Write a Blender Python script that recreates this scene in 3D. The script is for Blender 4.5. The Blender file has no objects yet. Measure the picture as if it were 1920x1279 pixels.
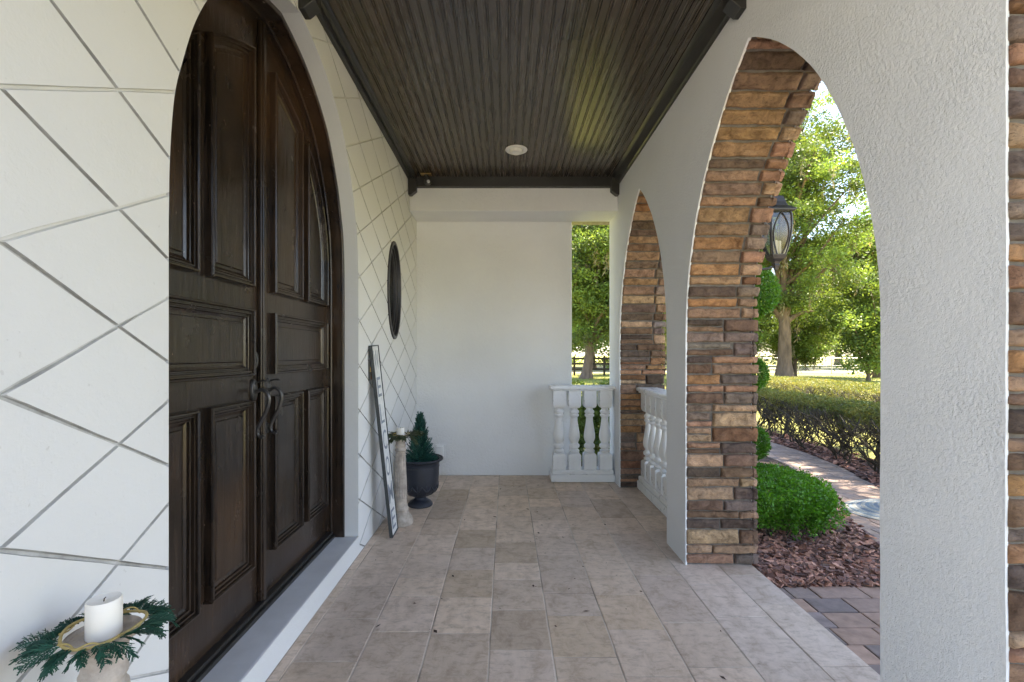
import bpy, math, random
import numpy as np
from mathutils import Vector, Matrix, noise
from mathutils.geometry import delaunay_2d_cdt
SC = bpy.context.scene
COL = SC.collection
R = math.radians
PI = math.pi
rnd = random.Random(7)
nrng = np.random.default_rng(11)

# ------------------------------------------------------------------ frame of the place
H = 1.4            # eye height
F_ = 890.0         # focal length in photo pixels
XL, XR = -1.03, 1.19      # house wall face, arcade inner face
XO = 1.635                # arcade outer face
YH, YB = 5.054, 5.465     # header face, end wall face
ZS = 2.923                # header soffit
ZC = 3.27                 # ceiling boards
XD = -1.235               # door face
YDC = 2.382               # door centre
ZG = -0.10                # garden level

# ------------------------------------------------------------------ helpers
def tag(o, label=None, cat=None, group=None, kind=None):
    if label: o['label'] = label
    if cat: o['category'] = cat
    if group: o['group'] = group
    if kind: o['kind'] = kind
    return o

def thing(name, label, cat, loc=(0, 0, 0), group=None):
    o = bpy.data.objects.new(name, None)
    o.empty_display_size = 0.1
    COL.objects.link(o)
    o.location = loc
    return tag(o, label, cat, group)

def link(o, parent=None):
    COL.objects.link(o)
    if parent is not None:
        o.parent = parent
        if parent.type == 'EMPTY':
            o.location = -parent.location
    return o

def np_mesh(name, V, F, mat, parent=None, tint=None, smooth=False, sharp=None):
    """V (n,3), F (m,k) arrays."""
    V = np.asarray(V, dtype=np.float32); F = np.asarray(F, dtype=np.int32)
    me = bpy.data.meshes.new(name)
    k = F.shape[1]
    me.vertices.add(len(V)); me.vertices.foreach_set('co', V.ravel())
    me.loops.add(F.size); me.loops.foreach_set('vertex_index', F.ravel())
    me.polygons.add(len(F))
    me.polygons.foreach_set('loop_start', np.arange(0, F.size, k, dtype=np.int32))
    me.polygons.foreach_set('loop_total', np.full(len(F), k, dtype=np.int32))
    me.update(calc_edges=True)
    me.validate()
    if tint is not None:
        a = me.attributes.new('tint', 'FLOAT_COLOR', 'FACE')
        t = np.ones((len(F), 4), dtype=np.float32); t[:, :3] = tint
        a.data.foreach_set('color', t.ravel())
    me.polygons.foreach_set('use_smooth', np.full(len(F), smooth))
    if sharp: me.set_sharp_from_angle(angle=R(sharp))
    me.materials.append(mat)
    return link(bpy.data.objects.new(name, me), parent)

class MB:
    def __init__(s): s.V = []; s.F = []; s.C = []
    def add(s, verts, faces, col=(1, 1, 1)):
        b = len(s.V)
        s.V.extend(tuple(v) for v in verts)
        for f in faces:
            s.F.append(tuple(b + i for i in f)); s.C.append(col)
    def box(s, x0, x1, y0, y1, z0, z1, col=(1, 1, 1)):
        v = [(x, y, z) for z in (z0, z1) for y in (y0, y1) for x in (x0, x1)]
        s.add(v, [(0, 2, 3, 1), (4, 5, 7, 6), (0, 1, 5, 4), (2, 6, 7, 3), (0, 4, 6, 2), (1, 3, 7, 5)], col)
    def obox(s, c, ax, ay, az, hx, hy, hz, col=(1, 1, 1)):
        c = Vector(c); ax = Vector(ax); ay = Vector(ay); az = Vector(az)
        v = [c + ax * (hx * i) + ay * (hy * j) + az * (hz * k) for k in (-1, 1) for j in (-1, 1) for i in (-1, 1)]
        s.add(v, [(0, 2, 3, 1), (4, 5, 7, 6), (0, 1, 5, 4), (2, 6, 7, 3), (0, 4, 6, 2), (1, 3, 7, 5)], col)
    def lathe(s, prof, cx, cy, seg=32, col=(1, 1, 1), rf=None, cap=True, sx=1, sy=1):
        n = len(prof); v = []
        for i, (r, z) in enumerate(prof):
            for k in range(seg):
                a = 2 * PI * k / seg
                rr = r if rf is None else rf(r, z, a)
                v.append((cx + sx * rr * math.cos(a), cy + sy * rr * math.sin(a), z))
        f = []
        for i in range(n - 1):
            for k in range(seg):
                k2 = (k + 1) % seg
                f.append((i * seg + k, i * seg + k2, (i + 1) * seg + k2, (i + 1) * seg + k))
        if cap:
            f.append(tuple(reversed(range(seg)))); f.append(tuple(range((n - 1) * seg, n * seg)))
        s.add(v, f, col)
    def sqloft(s, prof, cx, cy, col=(1, 1, 1)):
        v = []
        for w, z in prof:
            v += [(cx - w, cy - w, z), (cx + w, cy - w, z), (cx + w, cy + w, z), (cx - w, cy + w, z)]
        n = len(prof); f = []
        for i in range(n - 1):
            for k in range(4):
                k2 = (k + 1) % 4
                f.append((i * 4 + k, i * 4 + k2, i * 4 + 4 + k2, i * 4 + 4 + k))
        f.append((3, 2, 1, 0)); f.append(tuple(range(4 * n - 4, 4 * n)))
        s.add(v, f, col)
    def tube(s, pts, radii, seg=8, col=(1, 1, 1), closed=False, cap=True, up=None):
        pts = [Vector(p) for p in pts]; n = len(pts)
        if not hasattr(radii, '__len__'): radii = [radii] * n
        v = []; nrm = None
        for i, p in enumerate(pts):
            if closed: t = pts[(i + 1) % n] - pts[i - 1]
            else: t = pts[min(i + 1, n - 1)] - pts[max(i - 1, 0)]
            if t.length < 1e-9: t = Vector((0, 0, 1))
            t.normalize()
            if nrm is None:
                nrm = t.orthogonal().normalized()
            else:
                nrm = nrm - t * nrm.dot(t)
                if nrm.length < 1e-6: nrm = t.orthogonal()
                nrm.normalize()
            b = t.cross(nrm)
            for k in range(seg):
                a = 2 * PI * k / seg
                v.append(p + (nrm * math.cos(a) + b * math.sin(a)) * radii[i])
        f = []
        for i in range(n if closed else n - 1):
            j = (i + 1) % n
            for k in range(seg):
                k2 = (k + 1) % seg
                f.append((i * seg + k, i * seg + k2, j * seg + k2, j * seg + k))
        if cap and not closed:
            f.append(tuple(reversed(range(seg)))); f.append(tuple(range((n - 1) * seg, n * seg)))
        s.add(v, f, col)
    def prism(s, a_pts, b_pts, col=(1, 1, 1)):
        """two matching outlines -> closed solid"""
        n = len(a_pts)
        s.add(list(a_pts) + list(b_pts), [tuple(reversed(range(n))), tuple(range(n, 2 * n))] +
              [(i, (i + 1) % n, n + (i + 1) % n, n + i) for i in range(n)], col)
    def strip(s, rows, col=(1, 1, 1), closed=False):
        """rows: list of equal length point lists -> quad sheet"""
        m = len(rows[0]); v = [p for r in rows for p in r]; f = []
        for i in range(len(rows) - 1):
            for k in range(m if closed else m - 1):
                k2 = (k + 1) % m
                f.append((i * m + k, i * m + k2, (i + 1) * m + k2, (i + 1) * m + k))
        s.add(v, f, col)
    def build(s, name, mat, parent=None, smooth=False, sharp=None, bevel=None, recalc=False):
        me = bpy.data.meshes.new(name)
        me.from_pydata(s.V, [], s.F); me.update()
        if recalc:
            import bmesh
            bm = bmesh.new(); bm.from_mesh(me); bmesh.ops.recalc_face_normals(bm, faces=bm.faces[:]); bm.to_mesh(me); bm.free()
        a = me.attributes.new('tint', 'FLOAT_COLOR', 'FACE')
        t = np.ones((len(s.F), 4), dtype=np.float32); t[:, :3] = np.array(s.C, dtype=np.float32).reshape(-1, 3)
        a.data.foreach_set('color', t.ravel())
        if smooth or sharp:
            me.polygons.foreach_set('use_smooth', np.ones(len(me.polygons), dtype=bool))
            if sharp: me.set_sharp_from_angle(angle=R(sharp))
        me.materials.append(mat)
        o = link(bpy.data.objects.new(name, me), parent)
        if bevel:
            b = o.modifiers.new('bevel', 'BEVEL'); b.width = bevel; b.segments = 2; b.limit_method = 'ANGLE'; b.angle_limit = R(40)
        return o

def inside(pt, poly):
    x, y = pt; c = False; n = len(poly); j = n - 1
    for i in range(n):
        xi, yi = poly[i]; xj, yj = poly[j]
        if (yi > y) != (yj > y) and x < (xj - xi) * (y - yi) / (yj - yi) + xi: c = not c
        j = i
    return c

def plate(rect, holes, extra=()):
    """triangulated rectangle with polygon holes; extra = list of 2D segments kept as edges"""
    u0, u1, v0, v1 = rect
    V = []; E = []
    def poly(p):
        b = len(V); V.extend(Vector(q) for q in p)
        E.extend((b + i, b + (i + 1) % len(p)) for i in range(len(p)))
    poly([(u0, v0), (u1, v0), (u1, v1), (u0, v1)])
    for h in holes: poly(h)
    for a, b in extra:
        n = len(V); V.append(Vector(a)); V.append(Vector(b)); E.append((n, n + 1))
    vs, es, fs, *_ = delaunay_2d_cdt(V, E, [], 0, 1e-6)
    out = []
    for f in fs:
        cx = sum(vs[i].x for i in f) / 3; cy = sum(vs[i].y for i in f) / 3
        if not (u0 < cx < u1 and v0 < cy < v1): continue
        if any(inside((cx, cy), h) for h in holes): continue
        out.append(tuple(f))
    return vs, out

def interp(tab, x):
    if x <= tab[0][0]: return tab[0][1]
    for (a, b), (c, d) in zip(tab, tab[1:]):
        if x <= c: return b + (d - b) * (x - a) / (c - a)
    return tab[-1][1]

def catmull(pts, n=8):
    P = [Vector(p) for p in pts]; P = [2 * P[0] - P[1]] + P + [2 * P[-1] - P[-2]]; out = []
    for i in range(1, len(P) - 2):
        for k in range(n):
            t = k / n; a, b, c, d = P[i - 1:i + 3]
            out.append(0.5 * ((2 * b) + (c - a) * t + (2 * a - 5 * b + 4 * c - d) * t * t + (3 * b - a - 3 * c + d) * t ** 3))
    out.append(P[-2]); return out

# ------------------------------------------------------------------ materials
def newmat(name):
    m = bpy.data.materials.new(name); m.use_nodes = True
    nt = m.node_tree; b = nt.nodes['Principled BSDF']
    return m, nt, b
def nd(nt, t, **kw):
    n = nt.nodes.new(t)
    for k, v in kw.items():
        if k.startswith('i_'):
            key = k[2:]
            n.inputs[int(key) if key.isdigit() else key.replace('_', ' ')].default_value = v
        else: setattr(n, k, v)
    return n
def ramp(nt, fac, stops, interp_='LINEAR'):
    r = nt.nodes.new('ShaderNodeValToRGB'); r.color_ramp.interpolation = interp_
    e = r.color_ramp.elements
    while len(e) < len(stops): e.new(0.5)
    for el, (p, c) in zip(e, stops):
        el.position = p; el.color = (c, c, c, 1) if not hasattr(c, '__len__') else (*c, 1)
    nt.links.new(fac, r.inputs[0]); return r.outputs[0]
def coords(nt, scale=(1, 1, 1), kind='Object'):
    tc = nd(nt, 'ShaderNodeTexCoord'); mp = nd(nt, 'ShaderNodeMapping'); mp.inputs['Scale'].default_value = scale
    nt.links.new(tc.outputs[kind], mp.inputs[0]); return mp.outputs[0]
def noise_t(nt, vec, scale, detail=5, rough=0.55, dist=0.0):
    n = nd(nt, 'ShaderNodeTexNoise'); n.inputs['Scale'].default_value = scale; n.inputs['Detail'].default_value = detail
    n.inputs['Roughness'].default_value = rough; n.inputs['Distortion'].default_value = dist
    nt.links.new(vec, n.inputs['Vector']); return n.outputs['Fac']
def mix(nt, fac, a, b, mode='MIX'):
    m = nd(nt, 'ShaderNodeMix', data_type='RGBA', blend_type=mode)
    for sock, v in ((m.inputs[0], fac), (m.inputs[6], a), (m.inputs[7], b)):
        if hasattr(v, 'is_output'): nt.links.new(v, sock)
        elif hasattr(v, '__len__'): sock.default_value = (*v, 1) if len(v) == 3 else v
        else: sock.default_value = v
    return m.outputs[2]
def bump(nt, b, height, dist, strength=1.0, chain=None):
    n = nd(nt, 'ShaderNodeBump'); n.inputs['Strength'].default_value = strength; n.inputs['Distance'].default_value = dist
    nt.links.new(height, n.inputs['Height'])
    if chain is not None: nt.links.new(chain, n.inputs['Normal'])
    nt.links.new(n.outputs[0], b.inputs['Normal']); return n.outputs[0]
def attr(nt, name='tint'):
    return nd(nt, 'ShaderNodeAttribute', attribute_name=name).outputs['Color']
def mathn(nt, op, a, b=None, c=None):
    n = nd(nt, 'ShaderNodeMath', operation=op)
    for s_, v in zip(n.inputs, (a, b, c)):
        if v is None: continue
        if hasattr(v, 'is_output'): nt.links.new(v, s_)
        else: s_.default_value = v
    return n.outputs[0]

def simple(name, base, rough=0.5, metal=0.0, nscale=8.0, namt=0.25, bscale=40.0, bdist=0.0, tint=False, spec=0.5, stretch=(1, 1, 1)):
    m, nt, b = newmat(name)
    co = coords(nt, stretch)
    n = noise_t(nt, co, nscale, 6, 0.6)
    v = ramp(nt, n, [(0.25, 1 - namt), (0.75, 1 + namt)])
    base_s = mix(nt, 1.0, attr(nt), base, 'MULTIPLY') if tint else base
    c = mix(nt, 1.0, base_s, v, 'MULTIPLY')
    nt.links.new(c, b.inputs['Base Color'])
    b.inputs['Metallic'].default_value = metal
    b.inputs['Specular IOR Level'].default_value = spec
    r = ramp(nt, noise_t(nt, co, nscale * 2.3, 4), [(0.3, max(0.03, rough - 0.08)), (0.7, min(1, rough + 0.08))])
    nt.links.new(r, b.inputs['Roughness'])
    if bdist: bump(nt, b, noise_t(nt, co, bscale, 5, 0.6), bdist)
    return m

def stucco_mat(name, base, scale, dist, fine, dirt=0.08, grime_shade=False, stops=((0.36, 0.0), (0.50, 0.75), (0.64, 1.0))):
    m, nt, b = newmat(name)
    co = coords(nt)
    big = noise_t(nt, co, 1.3, 4, 0.55)
    c = mix(nt, ramp(nt, big, [(0.35, 0.0), (0.75, 1.0)]), base, tuple(x * (1 - dirt) for x in base))
    sp = ramp(nt, noise_t(nt, co, 55, 2, 0.5), [(0.73, 0.0), (0.78, 1.0)])
    c = mix(nt, mathn(nt, 'MULTIPLY', sp, 0.25), c, (base[0] * .55, base[1] * .53, base[2] * .5))
    if grime_shade:  # face tint carries groove grit plus painted shading
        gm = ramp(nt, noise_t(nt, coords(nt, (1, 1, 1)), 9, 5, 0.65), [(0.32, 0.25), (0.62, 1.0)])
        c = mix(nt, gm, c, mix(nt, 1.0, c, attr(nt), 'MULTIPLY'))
    nt.links.new(c, b.inputs['Base Color'])
    b.inputs['Roughness'].default_value = 0.8; b.inputs['Specular IOR Level'].default_value = 0.25
    lump = ramp(nt, noise_t(nt, co, scale, 5, 0.62, 0.15), list(stops))
    vary = ramp(nt, noise_t(nt, co, 2.3, 4, .6), [(0.3, 0.25), (0.7, 1.0)])
    ch = bump(nt, b, mathn(nt, 'MULTIPLY', lump, vary), dist)
    ch = bump(nt, b, noise_t(nt, co, 3.5, 2), 0.012, 0.5, ch)
    bump(nt, b, noise_t(nt, co, scale * 4, 4, 0.6), fine, 1.0, ch)
    return m

M = {}
def wood_door():
    m, nt, b = newmat('dark_door_wood')
    co = coords(nt, (14, 14, 1.1))
    g = noise_t(nt, co, 3.0, 7, 0.62, 0.4)
    co2 = coords(nt, (1, 1, 0.7))
    big = noise_t(nt, co2, 2.2, 3, 0.5)
    c = mix(nt, ramp(nt, g, [(0.3, 0.0), (0.7, 1.0)]), (0.0075, 0.0054, 0.0041), (0.038, 0.0255, 0.018))
    c = mix(nt, ramp(nt, big, [(0.48, 0.0), (0.72, 0.6)]), c, (0.085, 0.046, 0.024))
    fleck = ramp(nt, noise_t(nt, coords(nt, (60, 60, 26)), 1.6, 2, 0.5), [(0.755, 0.0), (0.78, 1.0)])
    c = mix(nt, mathn(nt, 'MULTIPLY', fleck, 0.55), c, (0.33, 0.25, 0.18))
    vo = nd(nt, 'ShaderNodeTexVoronoi', feature='DISTANCE_TO_EDGE'); vo.inputs['Scale'].default_value = 2.1
    nt.links.new(mix(nt, 0.25, coords(nt, (1, 2.2, 5)), nd(nt, 'ShaderNodeTexNoise').outputs['Color']), vo.inputs['Vector'])
    msk = ramp(nt, noise_t(nt, co2, 5.2, 2), [(0.62, 0.0), (0.66, 1.0)])
    crack = mathn(nt, 'MULTIPLY', ramp(nt, vo.outputs['Distance'], [(0.0, 1.0), (0.012, 0.0)]), msk)
    c = mix(nt, crack, c, (0.004, 0.003, 0.002))
    nt.links.new(c, b.inputs['Base Color'])
    nt.links.new(ramp(nt, noise_t(nt, co2, 9, 5), [(0.3, 0.17), (0.7, 0.29)]), b.inputs['Roughness'])
    ch = bump(nt, b, g, 0.0012)
    bump(nt, b, noise_t(nt, co2, 7, 2), 0.0025, 0.8, ch)
    return m
def wood_ceiling():
    m, nt, b = newmat('stained_beadboard')
    co = coords(nt, (34, 1.2, 34))
    g = noise_t(nt, co, 2.2, 6, 0.5, 0.0)
    c = mix(nt, ramp(nt, g, [(0.3, 0.0), (0.7, 1.0)]), (0.044, 0.031, 0.0205), (0.066, 0.046, 0.029))
    vo = nd(nt, 'ShaderNodeTexVoronoi'); vo.inputs['Scale'].default_value = 1.0; vo.inputs['Randomness'].default_value = 1.0
    nt.links.new(coords(nt, (4.0, 1.7, 0.01)), vo.inputs['Vector'])
    kn = ramp(nt, vo.outputs['Distance'], [(0.03, 1.0), (0.10, 0.35), (0.16, 0.0)])
    c = mix(nt, mathn(nt, 'MULTIPLY', kn, ramp(nt, g, [(0.35, 0.5), (0.6, 1.0)])), c, (0.012, 0.010, 0.008))
    c = mix(nt, 1.0, c, attr(nt), 'MULTIPLY')
    nt.links.new(c, b.inputs['Base Color'])
    nt.links.new(ramp(nt, g, [(0.3, 0.20), (0.7, 0.31)]), b.inputs['Roughness'])
    b.inputs['Specular IOR Level'].default_value = 0.75
    bump(nt, b, g, 0.0004)
    return m
def stone_mat():
    m, nt, b = newmat('ledge_stone')
    co = coords(nt)
    n1 = noise_t(nt, co, 16, 7, 0.66, 0.5); n2 = noise_t(nt, coords(nt, (1, 1, 2.2)), 52, 8, 0.75, 0.4)
    c = mix(nt, 1.0, attr(nt), ramp(nt, n1, [(0.28, (0.40, 0.36, 0.33)), (0.48, (0.95, 0.93, 0.91)), (0.72, (1.5, 1.45, 1.34))]), 'MULTIPLY')
    dk = ramp(nt, n2, [(0.34, 1.0), (0.46, 0.0)])
    c = mix(nt, mathn(nt, 'MULTIPLY', dk, 0.6), c, (0.05, 0.036, 0.028))
    sand = ramp(nt, noise_t(nt, co, 8, 4, 0.6), [(0.58, 0.0), (0.72, 1.0)])
    c = mix(nt, mathn(nt, 'MULTIPLY', sand, 0.25), c, (0.38, 0.30, 0.23))
    c = mix(nt, 1.0, c, (0.90, 0.83, 0.80), 'MULTIPLY')
    nt.links.new(c, b.inputs['Base Color'])
    b.inputs['Roughness'].default_value = 0.85; b.inputs['Specular IOR Level'].default_value = 0.2
    ch = bump(nt, b, n1, 0.022)
    bump(nt, b, n2, 0.010, 1.0, ch)
    return m
def tile_mat():
    m, nt, b = newmat('travertine_tile')
    co = coords(nt)
    n1 = noise_t(nt, coords(nt, (1.5, 1, 1)), 7, 9, 0.72, 0.5)
    n2 = noise_t(nt, coords(nt, (1, 2.2, 1)), 13, 9, 0.74, 0.3)
    c = mix(nt, 1.0, attr(nt), ramp(nt, n1, [(0.30, (0.70, 0.66, 0.61)), (0.50, (1.0, 1.0, 1.0)), (0.70, (1.14, 1.15, 1.17))]), 'MULTIPLY')
    c = mix(nt, ramp(nt, n2, [(0.50, 0.0), (0.66, 0.55)]), c, (0.30, 0.225, 0.165))
    pits = ramp(nt, noise_t(nt, co, 70, 3, 0.6), [(0.70, 0.0), (0.76, 1.0)])
    pm = ramp(nt, noise_t(nt, co, 4, 3), [(0.45, 0.0), (0.6, 1.0)])
    pt = mathn(nt, 'MULTIPLY', pits, pm)
    c = mix(nt, mathn(nt, 'MULTIPLY', pt, 0.5), c, (0.12, 0.09, 0.065))
    nt.links.new(c, b.inputs['Base Color'])
    nt.links.new(ramp(nt, n1, [(0.3, 0.62), (0.7, 0.42)]), b.inputs['Roughness'])
    b.inputs['Specular IOR Level'].default_value = 0.35
    ch = bump(nt, b, n2, 0.0025)
    bump(nt, b, pt, 0.0015, -1.0, ch) if False else None
    return m
def grout_mat():
    m, nt, b = newmat('grout')
    co = coords(nt)
    c = mix(nt, ramp(nt, noise_t(nt, co, 2.0, 3), [(0.46, 0.0), (0.60, 1.0)]), (0.60, 0.52, 0.43), (0.27, 0.22, 0.175))
    nt.links.new(c, b.inputs['Base Color']); b.inputs['Roughness'].default_value = 0.9
    return m
def leaf_mat(name, c1, c2, trans=0.35, gloss=0.45, tcol=None):
    m, nt, b = newmat(name)
    n = noise_t(nt, coords(nt), 1.1, 3)
    base = mix(nt, ramp(nt, n, [(0.35, 0.0), (0.65, 1.0)]), c1, c2)
    base = mix(nt, 1.0, base, attr(nt), 'MULTIPLY')
    nt.links.new(base, b.inputs['Base Color']); b.inputs['Roughness'].default_value = gloss
    b.inputs['Specular IOR Level'].default_value = 0.35
    tr = nd(nt, 'ShaderNodeBsdfTranslucent')
    nt.links.new(mix(nt, 1.0, base, tcol or (1.4, 1.3, 0.7), 'MULTIPLY'), tr.inputs['Color'])
    ms = nd(nt, 'ShaderNodeMixShader'); ms.inputs[0].default_value = trans
    out = nt.nodes['Material Output']
    nt.links.new(b.outputs[0], ms.inputs[1]); nt.links.new(tr.outputs[0], ms.inputs[2]); nt.links.new(ms.outputs[0], out.inputs[0])
    return m
def glass_mat(name, tintc, rough=0.05, mixf=0.25):
    """pane that mirrors and lets light through without refraction noise"""
    m, nt, b = newmat(name)
    out = nt.nodes['Material Output']
    g = nd(nt, 'ShaderNodeBsdfGlossy'); g.inputs['Roughness'].default_value = rough
    t = nd(nt, 'ShaderNodeBsdfTransparent'); t.inputs['Color'].default_value = (*tintc, 1)
    fr = nd(nt, 'ShaderNodeFresnel'); fr.inputs['IOR'].default_value = 1.5
    f = mathn(nt, 'ADD', fr.outputs[0], mixf)
    ms = nd(nt, 'ShaderNodeMixShader')
    nt.links.new(f, ms.inputs[0]); nt.links.new(t.outputs[0], ms.inputs[1]); nt.links.new(g.outputs[0], ms.inputs[2])
    nt.links.new(ms.outputs[0], out.inputs[0])
    return m

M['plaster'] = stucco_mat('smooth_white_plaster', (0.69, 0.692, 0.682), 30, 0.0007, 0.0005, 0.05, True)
M['stucco'] = stucco_mat('textured_white_stucco', (0.735, 0.74, 0.745), 78, 0.0032, 0.0010, 0.06, False, ((0.32, 0.0), (0.50, 0.55), (0.72, 1.0)))
M['stucco_soft'] = stucco_mat('softly_textured_stucco', (0.81, 0.812, 0.805), 46, 0.0030, 0.0009, 0.08)
M['door'] = wood_door()
M['ceiling'] = wood_ceiling()
M['trim'] = simple('near_black_trim_paint', (0.022, 0.02, 0.0185), 0.38, nscale=20, namt=0.25, bscale=40, bdist=0.0006, stretch=(1, .2, 1))
M['stone'] = stone_mat()
M['mortar'] = simple('stone_mortar', (0.15, 0.135, 0.12), 0.95, nscale=25, namt=0.35, bscale=90, bdist=0.004)
M['tile'] = tile_mat()
M['grout'] = grout_mat()
M['sill'] = simple('painted_concrete', (0.60, 0.60, 0.60), 0.6, nscale=5, namt=0.12, bscale=60, bdist=0.0006)
M['iron'] = simple('black_iron', (0.085, 0.082, 0.08), 0.36, 0.7, 30, 0.3, 80, 0.0006)
M['bronze'] = simple('dark_bronze', (0.05, 0.048, 0.052), 0.40, 0.4, 20, 0.2)
M['white_paint'] = simple('satin_white_paint', (0.80, 0.80, 0.79), 0.32, nscale=6, namt=0.04, bscale=60, bdist=0.0004)
M['trim_white'] = simple('ivory_enamel', (0.82, 0.79, 0.72), 0.4, nscale=12, namt=0.05)
M['urn'] = simple('matte_black_resin', (0.024, 0.028, 0.039), 0.42, nscale=14, namt=0.25, bscale=120, bdist=0.0008)
M['soil'] = simple('potting_soil', (0.03, 0.02, 0.014), 0.95, nscale=40, namt=0.5, bscale=60, bdist=0.01)
M['candlestone'] = simple('weathered_cast_stone', (0.44, 0.39, 0.34), 0.85, nscale=18, namt=0.42, bscale=55, bdist=0.004, tint=True)
M['wax'] = simple('ivory_wax', (0.80, 0.76, 0.69), 0.45, nscale=6, namt=0.04, bscale=30, bdist=0.001)
M['straw'] = simple('twisted_straw', (0.42, 0.32, 0.12), 0.8, nscale=60, namt=0.3, bscale=200, bdist=0.001)
M['twig'] = simple('brown_twig', (0.06, 0.04, 0.026), 0.8, nscale=30, namt=0.3)
M['brass'] = simple('brushed_brass', (0.55, 0.38, 0.16), 0.35, 0.8, 30, 0.2)
M['copper'] = simple('copper_brown', (0.36, 0.19, 0.11), 0.45, 0.3, 20, 0.2)
M['sign_white'] = simple('distressed_white_board', (0.66, 0.66, 0.64), 0.7, nscale=24, namt=0.18, bscale=60, bdist=0.001)
M['sign_letter'] = simple('slate_blue_letter', (0.21, 0.235, 0.28), 0.7, nscale=40, namt=0.4)
M['sign_frame'] = simple('charcoal_board_edge', (0.05, 0.055, 0.055), 0.7, nscale=30, namt=0.3)
M['glass_clear'] = glass_mat('clear_lantern_glass', (0.84, 0.84, 0.84), 0.2, 0.05)
M['glass_dark'] = simple('dark_window_pane', (0.012, 0.012, 0.011), 0.12, nscale=3, namt=0.3)
M['chip'] = simple('bark_chip', (0.20, 0.125, 0.10), 0.8, nscale=30, namt=0.4, bscale=60, bdist=0.003, tint=True)
M['bed'] = simple('dark_mulch_ground', (0.055, 0.036, 0.028), 0.95, nscale=22, namt=0.6, bscale=30, bdist=0.03)
M['paver'] = simple('clay_paver', (0.34, 0.27, 0.23), 0.8, nscale=14, namt=0.3, bscale=60, bdist=0.002, tint=True)
M['sand'] = simple('joint_sand', (0.07, 0.06, 0.05), 0.95, nscale=30, namt=0.4)
M['bark'] = simple('grey_bark', (0.15, 0.105, 0.075), 0.9, nscale=6, namt=0.5, bscale=16, bdist=0.05, stretch=(1, 1, .25))
M['stem'] = simple('hedge_stem', (0.045, 0.036, 0.024), 0.9, nscale=30, namt=0.4)
M['moss'] = leaf_mat('hanging_moss', (0.30, 0.26, 0.17), (0.22, 0.20, 0.13), 0.3, 0.8, (1.1, 1.0, 0.8))
M['leaf_light'] = leaf_mat('yellow_green_leaf', (0.165, 0.235, 0.05), (0.085, 0.145, 0.035), 0.42)
M['leaf_mid'] = leaf_mat('mid_green_leaf', (0.115, 0.165, 0.035), (0.06, 0.105, 0.025), 0.38)
M['leaf_dark'] = leaf_mat('deep_green_leaf', (0.035, 0.075, 0.018), (0.05, 0.10, 0.022), 0.3)
M['leaf_dry'] = leaf_mat('dry_brown_leaf', (0.24, 0.15, 0.09), (0.17, 0.11, 0.06), 0.3, 0.7, (1.2, 1.0, 0.7))
M['leaf_box'] = leaf_mat('boxwood_leaf', (0.06, 0.19, 0.014), (0.10, 0.26, 0.02), 0.34, 0.35)
M['leaf_hedge'] = leaf_mat('hedge_leaf', (0.205, 0.205, 0.055), (0.125, 0.15, 0.042), 0.36, 0.5)
M['cedar'] = leaf_mat('artificial_cedar', (0.016, 0.085, 0.050), (0.010, 0.055, 0.036), 0.12, 0.5, (1, 1, 1))
M['cedar_olive'] = leaf_mat('faded_cedar', (0.055, 0.075, 0.03), (0.035, 0.055, 0.022), 0.12, 0.5, (1, 1, 1))
M['grass'] = leaf_mat('lawn_grass', (0.24, 0.30, 0.05), (0.18, 0.25, 0.045), 0.35, 0.5)
# ================================================================== camera, sky, sun
cam = bpy.data.cameras.new('camera'); co_ = bpy.data.objects.new('camera', cam); COL.objects.link(co_)
co_.location = (0, 0, H); co_.rotation_euler = (PI / 2, 0, 0)
cam.sensor_width = 36; cam.lens = 36 * F_ / 1920; cam.shift_x = 11 / 1920; cam.shift_y = 24.5 / 1920
cam.clip_start = 0.05; cam.clip_end = 2000
SC.camera = co_
SUN = Vector((0.52, 0.10, 0.85)).normalized()
w = bpy.data.worlds.new('World'); SC.world = w; w.use_nodes = True
bg = w.node_tree.nodes['Background']
sky = w.node_tree.nodes.new('ShaderNodeTexSky'); sky.sky_type = 'NISHITA'; sky.sun_disc = False
sky.sun_elevation = math.asin(SUN.z); sky.sun_rotation = math.atan2(SUN.x, SUN.y)
sky.air_density = 1.0; sky.dust_density = 0.8; sky.ozone_density = 1.0
w.node_tree.links.new(sky.outputs[0], bg.inputs[0]); bg.inputs[1].default_value = 0.10
sl = bpy.data.lights.new('sun', 'SUN'); sl.energy = 5.0; sl.angle = R(0.53); sl.color = (1.0, 0.92, 0.79)
so = bpy.data.objects.new('sun', sl); COL.objects.link(so)
so.rotation_euler = (-SUN).to_track_quat('-Z', 'Y').to_euler()
SC.view_settings.view_transform = 'Standard'; SC.view_settings.look = 'None'; SC.view_settings.gamma = 1.0
SC.view_settings.exposure = 2.85
SC.view_settings.use_white_balance = True; SC.view_settings.white_balance_temperature = 6950; SC.view_settings.white_balance_tint = 14
SC.cycles.use_denoising = True
SC.cycles.max_bounces = 10; SC.cycles.diffuse_bounces = 6; SC.cycles.glossy_bounces = 4
SC.cycles.transparent_max_bounces = 8; SC.cycles.transmission_bounces = 6
SC.cycles.sample_clamp_indirect = 8

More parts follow.
